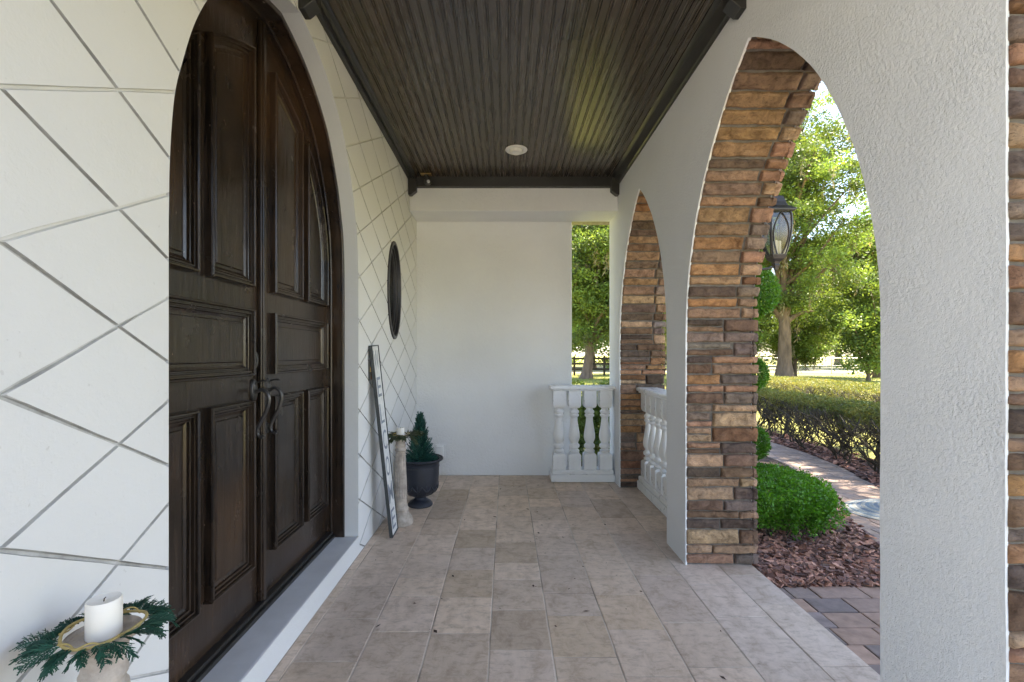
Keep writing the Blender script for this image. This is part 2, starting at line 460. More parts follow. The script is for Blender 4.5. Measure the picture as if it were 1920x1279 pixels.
# ================================================================== porch floor
def porch_floor():
    mb = MB()
    xs = [-1.03, -0.973, -0.676, -0.379, -0.079, 0.217, 0.514, 0.81, 1.107, 1.404, XO]
    offs = [0.1, 0.29, 2.393, 2.204, 2.364, 2.191, 2.06, 2.30, 2.12, 2.245]
    for i in range(len(xs) - 1):
        y = -1.1 + ((offs[i] + 1.1) % 0.351) - 0.351
        while y < YB + 0.15:
            L = 0.351 if rnd.random() < .74 else rnd.choice([.527, .527, .234])
            x0, x1, y0, y1 = xs[i] + .0026, xs[i + 1] - .0026, y + .0016, y + L - .0016
            y += L
            if y1 < -1.0: continue
            y1 = min(y1, YB + 0.15); y0 = max(y0, -1.0)
            if y1 - y0 < 0.02: continue
            dz = rnd.uniform(-.0006, .0006); e = .003
            t = rnd.uniform(0.84, 1.10); wv = rnd.uniform(-0.02, 0.05)
            pale = 1.0 if xs[i] > 1.05 else 0.0
            if rnd.random() < 0.16: t *= 0.86; wv += .05
            base = (0.665, 0.525 + .015 * pale, 0.415 + .03 * pale)
            c = (base[0] * t * (1 + wv * .4), base[1] * t, base[2] * t * (1 - wv))
            v = [(x0, y0, -.004), (x1, y0, -.004), (x1, y1, -.004), (x0, y1, -.004),
                 (x0, y0, dz - .0022), (x1, y0, dz - .0022), (x1, y1, dz - .0022), (x0, y1, dz - .0022),
                 (x0 + e, y0 + e, dz), (x1 - e, y0 + e, dz), (x1 - e, y1 - e, dz), (x0 + e, y1 - e, dz)]
            f = [(8, 9, 10, 11)]
            for k in range(4):
                k2 = (k + 1) % 4
                f += [(k, k2, 4 + k2, 4 + k), (4 + k, 4 + k2, 8 + k2, 8 + k)]
            mb.add(v, f, c)
    fl = thing('porch_floor', 'beige stone tile floor of the porch', 'floor'); fl['kind'] = 'structure'
    mb.build('tiles', M['tile'], fl)
    g = MB(); g.box(-1.4, XO - .003, -1.0, YB + 0.15, -0.3, -0.0022)
    g.build('grout_bed', M['grout'], fl)
porch_floor()

# ================================================================== house wall with the double door
PROF = [(0, 3.11), (.15, 3.075), (.305, 3.02), (.47, 2.925), (.60, 2.82), (.68, 2.72), (.755, 2.60), (.815, 2.48),
        (.865, 2.34), (.905, 2.2), (.925, 2.0), (.93, 1.8), (.93, .127)]
YW = 2.379
def smooth_half(inset=0.0):
    """half profile of the door arch (offset, z) from the apex down, optionally shrunk"""
    P = [(a, b, 0) for a, b in PROF]
    q = catmull(P[:-1], 5); q = [(p.x, p.y) for p in q] + [PROF[-1][:2]]
    if inset:
        out = []
        for i, p in enumerate(q):
            a = Vector(q[max(i - 1, 0)]); b = Vector(q[min(i + 1, len(q) - 1)])
            t = (b - a).normalized(); n = Vector((t.y, -t.x))
            if i == 0: n = Vector((0, -1))
            if i == len(q) - 1: n = Vector((-1, 0))
            if n.x > 0: n = -n
            o = Vector(p) + n * inset
            out.append((max(o.x, 0), o.y))
        out[0] = (0, q[0][1] - inset * 1.05)
        q = out
    return q
def arch_loop(inset=0.0, zb=.127, yc=YW):
    h = smooth_half(inset)
    h = h[:-1] + [(h[-1][0], zb)]
    return [(yc - a, b) for a, b in reversed(h)] + [(yc + a, b) for a, b in h[1:]]

OV_C, OV_A, OV_B = (4.36, 1.985), 0.245, 0.445
oval = [(OV_C[0] + OV_A * math.cos(2 * PI * k / 56), OV_C[1] + OV_B * math.sin(2 * PI * k / 56)) for k in range(56)]
ms_ = 0.157 / 0.297
GU0, GV0, GP = 1.262, 1.4735, 0.314
GN = math.sqrt(1 + ms_ * ms_)
def gjit(s, k, u):
    return .0017 * noise.noise(Vector((u * 5, k * 3.3, s * 5.1))), 1 + .35 * noise.noise(Vector((u * 4 + 7, k * 2.1, s * 9.7))) + .18 * noise.noise(Vector((u * 19, k * 2.1, s * 9.7)))
def groove(u, v):
    best = 0
    for s in (1, -1):
        t = (v - GV0 - s * ms_ * (u - GU0)) / GP
        k = round(t); ji, wf = gjit(s, k, u); d = abs((t - k) * GP / GN - ji) / wf
        h = 1.0 if d < .0029 else max(0, 1 - (d - .0029) / .0026)
        best = max(best, h)
    return best * .009

house = thing('house_wall', 'white diamond scored house wall holding the dark arched double door and oval window', 'wall', (XL, 2.38, 0))
def house_wall():
    u0, u1, v0, v1 = 0.25, YB + .01, 0.0, 3.3
    segs = []
    for s in (1, -1):
        for k in range(-30, 31):
            for d in (-.0055, -.0029, .0029, .0055):
                b = GV0 + k * GP + d * GN - s * ms_ * GU0      # v = s*m*u + b
                pts = []
                ua, ub = u0 + 1e-4, u1 - 1e-4
                # clip to v range
                us = sorted([((v0 + 1e-4) - b) / (s * ms_), ((v1 - 1e-4) - b) / (s * ms_)])
                ua = max(ua, us[0]); ub = min(ub, us[1])
                if ub - ua > .01:
                    n = max(1, int((ub - ua) / .045)); last = None
                    for i in range(n + 1):
                        u = ua + (ub - ua) * i / n; ji, wf = gjit(s, k, u)
                        v = s * ms_ * u + GV0 + k * GP - s * ms_ * GU0 + (ji + d * wf) * GN
                        v = min(max(v, v0 + 1e-4), v1 - 1e-4)
                        if last: segs.append((last, (u, v)))
                        last = (u, v)
    hole = arch_loop()
    vs, fs = plate((u0, u1, v0, v1), [hole, oval], segs)
    V = []
    for p in vs:
        g = groove(p.x, p.y)
        if p.y < .16 and abs(p.x - YW) < .96: g = 0
        V.append((XL - g, p.x, p.y))
    mb = MB()
    for f in fs:
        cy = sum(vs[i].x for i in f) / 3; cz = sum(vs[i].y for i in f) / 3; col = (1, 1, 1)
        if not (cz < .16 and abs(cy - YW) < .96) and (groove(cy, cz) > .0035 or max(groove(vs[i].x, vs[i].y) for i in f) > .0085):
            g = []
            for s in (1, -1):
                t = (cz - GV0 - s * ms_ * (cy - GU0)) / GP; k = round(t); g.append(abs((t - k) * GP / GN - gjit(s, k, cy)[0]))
            k = .48 if g[1] < g[0] else (.62 if cz < 1.5 else .9)  # groove grit, with shading painted in by line direction and height
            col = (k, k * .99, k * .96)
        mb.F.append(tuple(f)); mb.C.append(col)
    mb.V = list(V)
    # plaster return into the door opening and into the oval
    rows = [[(XL, a, b) for a, b in hole], [(XL - .095, a, b) for a, b in hole]]
    mb.strip(rows)
    ov2 = [(OV_C[0] + (OV_A - .004) * math.cos(2 * PI * k / 56), OV_C[1] + (OV_B - .004) * math.sin(2 * PI * k / 56)) for k in range(56)]
    mb.strip([[(XL, a, b) for a, b in oval], [(XL - .03, a, b) for a, b in oval]], closed=True)
    mb.box(XL - .42, XL - .0002, .2, .2498, -.1, 3.3)
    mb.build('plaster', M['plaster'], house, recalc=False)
    back = MB(); back.box(XL - .42, XL - .32, .25, YB + .2, -.1, 3.4); back.build('wall_core', M['plaster'], house)
    # doorstep
    d = MB(); d.box(XD - .02, XL - .0025, YW - .928, YW + .928, 0.0, .1275); d.build('doorstep', M['sill'], house, bevel=.006)
    t = MB()
    t.box(XD - .01, XD + .05, YW - .915, YW + .915, .128, .150); t.box(XD - .01, XD + .034, YW - .915, YW + .915, .150, .168)
    t.build('threshold', M['trim'], house, bevel=.004)
    # wooden frame lining the opening
    f = MB(); xs = [XL - .0955, XL - .0955, XD + .03, XD + .03, XD - .03]
    ins = [-.002, .016, .016, .026, .026]
    f.strip([[(x, a, max(b, .129)) for a, b in arch_loop(i_, .129)] for x, i_ in zip(xs, ins)])
    # bead around the inner edge
    lp = arch_loop(.03, .17)
    f.tube([(XD + .028, a, b) for a, b in lp], .0075, 6)
    lp = arch_loop(.018, .17)
    f.tube([(XL - .1, a, b) for a, b in lp], .006, 6)
    f.build('door_frame', M['door'], house, sharp=40)
house_wall()

def offset_poly(P, d):
    n = len(P); out = []
    for i in range(n):
        a, b, c = Vector(P[i - 1]), Vector(P[i]), Vector(P[(i + 1) % n])
        t1 = (b - a).normalized(); t2 = (c - b).normalized()
        n1 = Vector((-t1.y, t1.x)); n2 = Vector((-t2.y, t2.x))
        m_ = n1 + n2
        k = max(m_.length_squared / 2, .35)
        o = b + m_ / k * d * 1.0
        out.append((o.x, o.y))
    return out

def top_at(off, drop):
    h = smooth_half()
    for (a, b), (c, d) in zip(h, h[1:]):
        if a <= off <= c: return b + (d - b) * (off - a) / max(c - a, 1e-6) - drop
    return 1.8
def door_leaf(side):
    """side -1: leaf nearer the camera, +1: the far leaf"""
    leaf = MB()
    h = smooth_half(.022); h[-1] = (h[-1][0], .17)
    out = [(0.002, .17)] + [(max(a, .002), b) for a, b in h]
    A = [(XD, YDC + side * a, b) for a, b in out]; B = [(XD - .045, YDC + side * a, b) for a, b in out]
    leaf.prism(A, B)
    lo = leaf.build('door_leaf', M['door'], house, recalc=True)
    lo['label'] = ('near leaf of the dark panelled door, with deadbolt' if side < 0 else 'far leaf of the dark panelled door')
    def panel(P):
        """P: outline (offset, z) counter-clockwise for side=+1"""
        prof = [(0, 0), (.001, .028), (.004, .035), (.010, .036), (.013, .031), (.0145, .022), (.019, .022), (.021, .026), (.026, .026), (.028, .014), (.033, .013), (.035, .017), (.040, .016),
                (.043, .006), (.052, .002), (.054, .0012), (.066, .0012), (.070, .008), (.074, .0085)]
        rows = []
        for d, z in prof:
            rows.append([(XD + z, YDC + side * a, b) for a, b in offset_poly(P, d)])
        mb = MB()
        rows = [r if side > 0 else r for r in rows]
        mb.strip([r + [r[0]] for r in rows])
        n = len(rows[-1]); mb.add(rows[-1], [tuple(range(n))])
        mb.build('panel', M['door'], lo, recalc=True)
    panel([(.10, .375), (.44, .375), (.44, 1.18), (.10, 1.18)])
    panel([(.515, .375), (.83, .375), (.83, 1.18), (.515, 1.18)])
    panel([(.10, 1.295), (.83, 1.295), (.83, 1.615), (.10, 1.615)])
    panel([(.10, 1.72), (.44, 1.72), (.44, 2.72), (.33, 2.785), (.215, 2.835), (.10, 2.875)])
    panel([(.515, 1.72), (.837, 1.72), (.837, 2.03), (.82, 2.16), (.79, 2.27), (.75, 2.375), (.70, 2.47), (.64, 2.56), (.58, 2.625), (.515, 2.675)])
    if side < 0:
        a = MB()
        for (y0, y1, x1) in ((-.028, .016, .022), (-.02, .008, .030)):
            a.box(XD + .0005, XD + x1, YDC + y0, YDC + y1, .172, 3.06)
        a.build('astragal', M['door'], lo, bevel=.004)
    # hardware
    yk = YDC + (-.068 if side < 0 else .062)
    hb = MB()
    def plate_disc(y, z, ry, rz, x0, th):
        ring = []
        for (k, t) in ((1.0, 0), (1.0, th * .5), (.88, th), (.0, th * 1.15)):
            ring.append([(x0 + t, y + ry * k * math.cos(2 * PI * i / 24), z + rz * k * math.sin(2 * PI * i / 24)) for i in range(24)])
        hb.strip(ring, closed=True)
    x0 = XD + (.0005)
    plate_disc(yk, 1.222, .026, .058, x0, .012)
    plate_disc(yk, .99 + .03, .017, .028, x0, .010)
    # pull: out from the rose, over the top, sweeping down and back to the foot, ending in a curl
    pts = catmull([(x0 + .01, yk, 1.212), (x0 + .045, yk, 1.226), (x0 + .072, yk, 1.205), (x0 + .078, yk, 1.168), (x0 + .062, yk, 1.115),
                   (x0 + .036, yk, 1.065), (x0 + .022, yk, 1.032), (x0 + .026, yk, 1.004), (x0 + .045, yk, .995), (x0 + .054, yk, 1.006)], 6)
    n = len(pts); hb.tube(pts, [.0095 - .003 * abs(i / n - .3) for i in range(n)], 10)
    hb.tube([(x0 + .004, yk, 1.022), (x0 + .03, yk, 1.022)], .007, 8)
    pts = catmull([(x0 + .008, yk, 1.248), (x0 + .022, yk, 1.262), (x0 + .045, yk, 1.270), (x0 + .066, yk, 1.266)], 5)
    hb.tube(pts, [.006] * 4 + [.004] * (len(pts) - 4), 8)
    hb.build('door_handle', M['iron'], lo, smooth=True, sharp=50)
    hb = MB()
    if side < 0:
        plate_disc(yk, 1.372, .024, .044, x0, .016)
        plate_disc(yk, 1.372, .010, .010, x0 + .016, .006)
        hb.build('deadbolt', M['iron'], lo, sharp=40)
door_leaf(-1); door_leaf(1)

def oval_window():
    f = MB()
    def ell(k, x): return [(x, OV_C[0] + (OV_A + k) * math.cos(2 * PI * i / 56), OV_C[1] + (OV_B + k) * math.sin(2 * PI * i / 56)) for i in range(56)]
    f.strip([ell(.004, XL - .02), ell(.004, XL + .012), ell(-.006, XL + .016), ell(-.026, XL + .014), ell(-.03, XL - .012), ell(-.048, XL - .015),
             ell(-.052, XL - .028), ell(-.075, XL - .03), ell(-.078, XL - .05)], closed=True)
    fo = f.build('window', M['bronze'], house, sharp=35)
    fo['label'] = 'oval window with dark bronze frame'
    p = MB(); e = ell(-.07, XL - .045); p.add(e, [tuple(range(56))])
    p.build('window_pane', M['glass_dark'], fo)
oval_window()

# ================================================================== end wall with header beam
endw = thing('end_wall', 'plain white stucco wall closing the far end of the porch', 'wall', (-.1, YB, 0))
def end_wall():
    b = MB(); b.box(XL - .1, .757, YB, YB + .16, 0, 3.3)
    b.build('stucco_panel', M['stucco_soft'], endw, bevel=.01)
    b = MB(); b.box(XL, XR, YH, YB - .0015, ZS, 3.3)
    b.build('header_beam', M['stucco_soft'], endw, bevel=.008)
end_wall()

# ================================================================== arcade wall
ARCH = [dict(c=.311, h=.82, s=2.3, a=3.12), dict(c=2.331, h=.82, s=1.5, a=2.955), dict(c=4.25, h=.73, s=1.5, a=2.886)]
def arch_half(A, n=22, grow=0.0, z0=0.0):
    """right half of a pointed arch: (offset, z) from the floor to the apex"""
    hh = A['a'] - A['s']; c = (hh * hh - A['h'] ** 2) / (2 * A['h']); rad = A['h'] + c
    out = [(A['h'] + grow, z0), (A['h'] + grow, A['s'] * .5), (A['h'] + grow, A['s'])]
    tmax = math.acos(c / (rad + grow))
    for i in range(1, n + 1):
        t = tmax * i / n
        out.append(((rad + grow) * math.cos(t) - c, A['s'] + (rad + grow) * math.sin(t)))
    out[-1] = (0, out[-1][1])
    return out
def arch_poly(A, z0=-.001, grow=0):
    h = arch_half(A, z0=z0, grow=grow)
    return [(A['c'] + a, b) for a, b in h] + [(A['c'] - a, b) for a, b in reversed(h[:-1])]
arcade = thing('arcade_wall', 'white stucco arcade wall with three pointed stone lined arches', 'wall', (1.4, 2.4, 0))

PAL = [((.42, .26, .14), 2), ((.46, .34, .235), 4), ((.36, .25, .175), 3), ((.21, .145, .105), 5), ((.205, .17, .15), 5), ((.12, .095, .082), 4),
       ((.40, .25, .175), 3), ((.30, .245, .20), 3), ((.25, .145, .09), 2), ((.27, .25, .24), 1)]
PALL = [c for c, n in PAL for _ in range(n)]
def stone(mb, fn, s0, s1, w0, w1, hb, ht, col, seed):
    e0, e1 = .0025, .009
    def ticks(a, b, step):
        n = max(2, int((b - a) / step)); L = b - a
        return [0, e0, e1] + [e1 + (L - 2 * e1) * k / n for k in range(1, n)] + [L - e1, L - e0, L]
    S = ticks(s0, s1, .010); W = ticks(w0, w1, .014)
    ns, nw = len(S), len(W); Ls, Lw = s1 - s0, w1 - w0
    V = []
    tilt_s = rnd.uniform(-.004, .004); tilt_w = rnd.uniform(-.003, .003)
    for i, a in enumerate(S):
        for j, b in enumerate(W):
            ring = min(i, ns - 1 - i, j, nw - 1 - j)
            q = Vector((a * 7 + seed, b * 7, seed * .37))
            wob = (noise.noise(q * 2.2) * .0045 + noise.noise(q * 8) * .0018, noise.noise(q * 2.2 + Vector((9, 4, 1))) * .005)
            aa = s0 + a + wob[0]; bb = w0 + b + wob[1]
            if ring == 0:
                hh = hb; aa = s0 + a + wob[0] * 1.2
            else:
                q2 = Vector((a * 22 + seed * 3.1, b * 9 + seed, seed))
                rg = 1 - abs(noise.noise(q2)) * 2
                hh = ht + noise.noise(q2 * .55) * .008 + rg * .0045 + noise.noise(q2 * 2.7) * .0036 + tilt_s * (a / Ls - .5) * 2 + tilt_w * (b / Lw - .5) * 2
                if ring == 1: hh -= .0055
            V.append(fn(aa, bb, hh))
    f = []
    for i in range(ns - 1):
        for j in range(nw - 1):
            f.append((i * nw + j, i * nw + j + 1, (i + 1) * nw + j + 1, (i + 1) * nw + j))
    k = rnd.uniform(.82, 1.15)
    mb.add(V, f, (col[0] * k, col[1] * k * rnd.uniform(.96, 1.03), col[2] * k * rnd.uniform(.92, 1.06)))

def wob_loop(A, z0=0):
    h = arch_half(A, z0=z0); q = [h[0]]
    for a, b in zip(h, h[1:]):
        n = max(1, int(math.dist(a, b) / .05))
        q += [(a[0] + (b[0] - a[0]) * i / n, a[1] + (b[1] - a[1]) * i / n) for i in range(1, n + 1)]
    pts = [(A['c'] + a, b) for a, b in q] + [(A['c'] - a, b) for a, b in reversed(q[:-1])]
    out = []
    for a, b in pts:
        k = noise.noise(Vector((a * 3, b * 3, A['c']))) * .0035 + noise.noise(Vector((a * 14, b * 14, A['c']))) * .0018
        out.append((a + k * (1 if a > A['c'] else -1), b + (k * .7 if b > A['s'] else 0)))
    return out
def arcade_wall():
    y0, y1 = -5.0, YB  # unseen plain stretch behind the camera, added to screen light off the house wall
    # plastered inner leaf
    vs, fs = plate((y0, y1, -.0005, 3.3), [wob_loop(A, -.01) for A in ARCH])
    mb = MB(); mb.add([(XR, p.x, p.y) for p in vs], fs)
    for A in ARCH:
        lp = wob_loop(A, -.01); mb.strip([[(XR, a, b) for a, b in lp], [(XR + .004, a, b) for a, b in lp], [(XR + .014, a + (.006 if a > A['c'] else -.006), b) for a, b in lp]])
    mb.add([(XR, YB, 0), (XO, YB, 0), (XO, YB, 3.3), (XR, YB, 3.3)], [(0, 1, 2, 3)])
    mb.build('plaster', M['stucco'], arcade)
    # outer leaf
    vs, fs = plate((y0, y1, -.3, 3.3), [arch_poly(A, -.02, .0) for A in ARCH])
    mb = MB(); mb.add([(XO - .004, p.x, p.y) for p in vs], fs)
    mb.build('outer_face', M['stucco'], arcade)
    # mortar lining and stones
    for ai, A in enumerate(ARCH):
        mo = MB()
        lp = [(A['c'] + a * 1.0, b) for a, b in arch_half(A, 30, .012)]
        lp = lp + [(2 * A['c'] - a, b) for a, b in reversed(lp[:-1])]
        mo.strip([[(x, a, b) for a, b in lp] for x in (XR + .006, XO + .002)])
        lp2 = [(A['c'] + a, b) for a, b in arch_half(A, 30, .17)]
        lp2 = lp2 + [(2 * A['c'] - a, b) for a, b in reversed(lp2[:-1])]
        mo.strip([[(XO + .002, a, b) for a, b in lp], [(XO + .002, a, b) for a, b in lp2]])
        mo.build('mortar', M['mortar'], arcade)
        st = MB()
        h = arch_half(A, 40)
        acc = [0]
        for p, q in zip(h, h[1:]): acc.append(acc[-1] + math.dist(p, q))
        total = acc[-1]
        for side in (1, -1):
            def at(s):
                s = max(0, min(total, s))
                for i in range(len(acc) - 1):
                    if s <= acc[i + 1]: break
                t = (s - acc[i]) / (acc[i + 1] - acc[i])
                p = Vector(h[i]).lerp(Vector(h[i + 1]), t)
                # blended normal
                d = (Vector(h[min(i + 1, len(h) - 1)]) - Vector(h[max(i - 0, 0)])).normalized()
                n = Vector((-d.y, d.x))
                return p, n
            def fn(s, w_, hh):
                p, n = at(s); q = p + n * hh
                return (w_, A['c'] + side * q.x, q.y)
            def fo(s, d, hh):
                p, n = at(s); q = p - n * d
                return (XO + .002 + hh, A['c'] + side * q.x, q.y)
            s = .004; row = 0
            while s < total - .02:
                jam = s < A['s'] + .1
                rh = rnd.choice([.052, .062, .07, .078, .088, .10]) if jam else rnd.uniform(.062, .10)
                if total - (s + rh) < .035: rh = total - s - .004
                g = .009 if jam else .013
                ht0 = rnd.uniform(-.001, .005) - (.001 if jam else 0.002)
                W0, W1 = XR + .009, XO + .012
                if jam:
                    cut = W0 + (W1 - W0) * rnd.choice([.38, .55, .6, .7, .78, .5])
                else:
                    cut = W1 - rnd.uniform(.085, .135)
                cols = [rnd.choice(PALL), rnd.choice(PALL)]
                big = jam and rnd.random() < .06
                if not jam:
                    cols[0] = rnd.choice([(.40, .27, .16), (.46, .35, .24), (.34, .24, .16), (.22, .15, .105), (.44, .265, .14), (.17, .13, .105), (.38, .26, .18), (.27, .2, .15)])
                if jam and rh > .076 and rnd.random() < .5:
                    hm = s + rh * rnd.uniform(.42, .58)
                    stone(st, fn, s + g / 2, hm - g * .4, W0, cut - g / 2, -.012, ht0 + .002, cols[0], rnd.uniform(0, 90))
                    stone(st, fn, hm + g * .4, s + rh - g / 2, W0, cut - g / 2 - rnd.uniform(0, .02), -.012, ht0 + rnd.uniform(-.002, .006), rnd.choice(PALL), rnd.uniform(0, 90))
                else:
                    stone(st, fn, s + g / 2, s + rh - g / 2, W0, cut - g / 2, -.012, ht0 + .002, cols[0], rnd.uniform(0, 90))
                stone(st, fn, s + g / 2, s + rh - g / 2, cut + g / 2, W1 + rnd.uniform(-.004, .012), -.012, ht0 + rnd.uniform(.004, .012), cols[1], rnd.uniform(0, 90))
                # face of the outer corner stone
                d1 = rnd.choice([.10, .14, .165]); 
                stone(st, fo, s + g / 2, s + rh - g / 2, -.012, d1 - g / 2, 0, .020 + rnd.uniform(0, .012), cols[1], rnd.uniform(0, 90))
                if d1 < .15: stone(st, fo, s + g / 2, s + rh - g / 2, d1 + g / 2, .172, 0, .018, rnd.choice(PALL), rnd.uniform(0, 90))
                s += rh; row += 1
        st.build('stone_lining', M['stone'], arcade, sharp=50)
arcade_wall()

# ================================================================== ceiling
ceil = thing('porch_ceiling', 'dark stained beadboard ceiling with black edge trim', 'ceiling', (0, 2.4, ZC))
def ceiling():
    mb = MB()
    prof1 = [(0, 0), (.0405, 0), (.0415, .009), (.0445, .009), (.0455, .001), (.048, -.0015), (.0535, -.0015), (.0555, .001), (.0565, .009), (.0595, .009), (.0605, 0)]
    pitch = .0605; x = XL + .03
    while x < XR - .02:
        # each board carries two beads
        tint = rnd.uniform(.86, 1.14); tc = (tint * rnd.uniform(.96, 1.06), tint, tint * rnd.uniform(.92, 1.04))
        y = -.9 - rnd.uniform(0, 2)
        while y < YH + .02:
            L = rnd.uniform(2.2, 4.2); ya, yb = max(y, -.9), min(y + L - .002, YH + .02); y += L
            if yb <= ya: continue
            k = rnd.uniform(.88, 1.14); c = tuple(t * k for t in tc)
            pr = [(x + a, ZC + b) for a, b in prof1[:-1]] + [(x + pitch + a, ZC + b) for a, b in prof1]
            mb.strip([[(a, ya, b) for a, b in pr], [(a, yb, b) for a, b in pr]], c)
        x += 2 * pitch
    mb.build('beadboard', M['ceiling'], ceil, sharp=25)
    rf = MB(); rf.box(-3.2, XO + .55, -1.0, YB + 1.6, 3.32, 3.42); rf.build('roof_deck', M['trim'], ceil)  # far eave lengthened to block sun through the end opening
    # edge trim: stepped cove against both walls, flat board against the header
    def run(x0, sgn, z1):
        pr = [(0, z1), (.010, z1), (.014, z1 + .006), (.024, z1 + .010), (.030, z1 + .022), (.050, ZC - .022), (.058, ZC - .012), (.074, ZC - .010), (.086, ZC - .004), (.086, ZC + .004)]
        t = MB(); t.strip([[(x0 + sgn * a, -.9, b) for a, b in pr], [(x0 + sgn * a, YH, b) for a, b in pr]])
        t.build('edge_trim', M['trim'], ceil, sharp=30)
    run(XL + .001, 1, 3.235); run(XR - .001, -1, 3.185)
    t = MB(); t.box(XL + .02, XR - .02, YH - .055, YH - .0008, 3.165, ZC + .005); t.build('edge_trim', M['trim'], ceil, bevel=.004)
    for sx in (XL, XR):
        for (ya, yb, zb) in ((YH - .075, YH - .002, 3.075), (2.345, 2.43, 3.11)):
            t = MB(); s = 1 if sx < 0 else -1
            out = [(sx + s * .001, zb), (sx + s * .03, zb), (sx + s * .085, zb + .045), (sx + s * .085, 3.22), (sx + s * .06, ZC + .002), (sx + s * .001, ZC + .002)]
            t.prism([(a, ya, b) for a, b in out], [(a, yb, b) for a, b in out])
            t.build('corner_block', M['trim'], ceil, bevel=.004, recalc=True)
ceiling()
def ceiling_light():
    c = (.093, 4.334)
    l = thing('ceiling_light', 'round white recessed eyeball light in the dark ceiling', 'ceiling light', (c[0], c[1], ZC))
    mb = MB(); mb.lathe([(.099, ZC - .001), (.102, ZC - .006), (.098, ZC - .011), (.070, ZC - .012), (.064, ZC - .006), (.060, ZC + .01)], c[0], c[1], 40, cap=False)
    mb.build('trim_ring', M['trim_white'], l, sharp=40)
    e = MB(); e.lathe([(.061, ZC - .002), (.060, ZC - .014), (.054, ZC - .028), (.046, ZC - .036), (.044, ZC - .034), (.040, ZC - .030), (.0, ZC - .029)], c[0], c[1], 40, cap=False)
    e.build('eyeball', M['trim_white'], l, sharp=40)
ceiling_light()
def sensor():
    x, y = -.83, 4.93
    t = thing('security_sensor', 'small black sensor on a brass plate in the far ceiling corner', 'sensor', (x, y, ZC))
    b = MB(); b.box(x - .055, x + .055, y - .035, y + .035, ZC - .010, ZC - .0015); b.build('mounting_plate', M['brass'], t, bevel=.002)
    b = MB(); b.lathe([(.022, ZC - .010), (.024, ZC - .03), (.012, ZC - .04), (.012, ZC - .06)], x, y, 16)
    b.lathe([(.02, ZC - .06), (.036, ZC - .066), (.038, ZC - .10), (.03, ZC - .112), (.0, ZC - .115)], x + .018, y - .012, 20)
    b.build('body', M['iron'], t, sharp=40)
    b = MB(); b.lathe([(.017, -.004), (.016, .004), (.008, .008), (0, .009)], 0, 0, 16)
    b.V = [(x + .03 + v[0], y - .045 - v[2], ZC - .092 + v[1]) for v in b.V]
    b.build('lens', M['sill'], t, sharp=40)
sensor()

# ================================================================== balustrades
def baluster_mesh():
    mb = MB(); z0 = 0.0
    q = [math.sqrt(max(0, 1 - t * t)) for t in (0, .3, .55, .75, .9, .98)]
    # square block below, rounded shoulders
    w_ = .068
    mb.sqloft([(w_, .0), (w_, .145)] + [(w_ * (.62 + .38 * k), .145 + .03 * t) for k, t in zip(q, (0, .3, .55, .75, .9, 1))], 0, 0)
    mb.sqloft([(w_ * (.55 + .45 * k), .715 - .045 * t) for k, t in reversed(list(zip(q, (0, .3, .55, .75, .9, 1))))] + [(w_, .863)], 0, 0)
    pr = [(.036, .172), (.046, .176), (.056, .186), (.058, .197), (.053, .207), (.043, .213), (.040, .219), (.046, .226), (.058, .236), (.061, .250), (.058, .264), (.048, .273),
          (.042, .280), (.044, .292), (.054, .310), (.061, .334), (.063, .358), (.060, .392), (.054, .43), (.047, .47), (.041, .51), (.038, .545), (.037, .565),
          (.041, .572), (.050, .577), (.054, .588), (.051, .599), (.043, .605), (.045, .611), (.053, .618), (.055, .63), (.050, .641), (.040, .648), (.037, .66), (.036, .675)]
    mb.lathe(pr, 0, 0, 24)
    return mb
BAL = None
def balustrade(label, x0, x1, y0, y1, along, n, first, pitch):
    """a box from (x0,y0) to (x1,y1) on the floor"""
    global BAL
    t = thing('balustrade', label, 'balustrade', ((x0 + x1) / 2, (y0 + y1) / 2, 0), 'white balustrades closing the porch openings')
    b = MB()
    b.box(x0, x1, y0, y1, .002, .085); b.box(x0 + .012, x1 - .012, y0 + .012, y1 - .012, .085, .134)
    b.build('plinth', M['white_paint'], t, bevel=.012)
    r = MB()
    r.box(x0 + .012, x1 - .012, y0 + .012, y1 - .012, .997, 1.017); r.box(x0 - .006, x1 + .006, y0 - .006, y1 + .006, 1.017, 1.052)
    r.build('handrail', M['white_paint'], t, bevel=.012)
    for k in range(n):
        p = first + k * pitch
        if BAL is None:
            BAL = baluster_mesh().build('baluster', M['white_paint'], None, sharp=35, bevel=None); o = BAL
            o.parent = t
        else:
            o = BAL.copy(); COL.objects.link(o); o.parent = t
        cx, cy = ((p, (y0 + y1) / 2) if along == 'x' else ((x0 + x1) / 2, p))
        o.location = (cx - t.location.x, cy - t.location.y, .134)
balustrade('white turned balustrade standing in front of the far end wall opening', .488, XR - .003, 5.165, 5.375, 'x', 4, .585, .17)
balustrade('white turned balustrade set inside the narrow far stone arch', 1.365, 1.575, 3.545, 4.965, 'y', 8, 4.872, -.17)
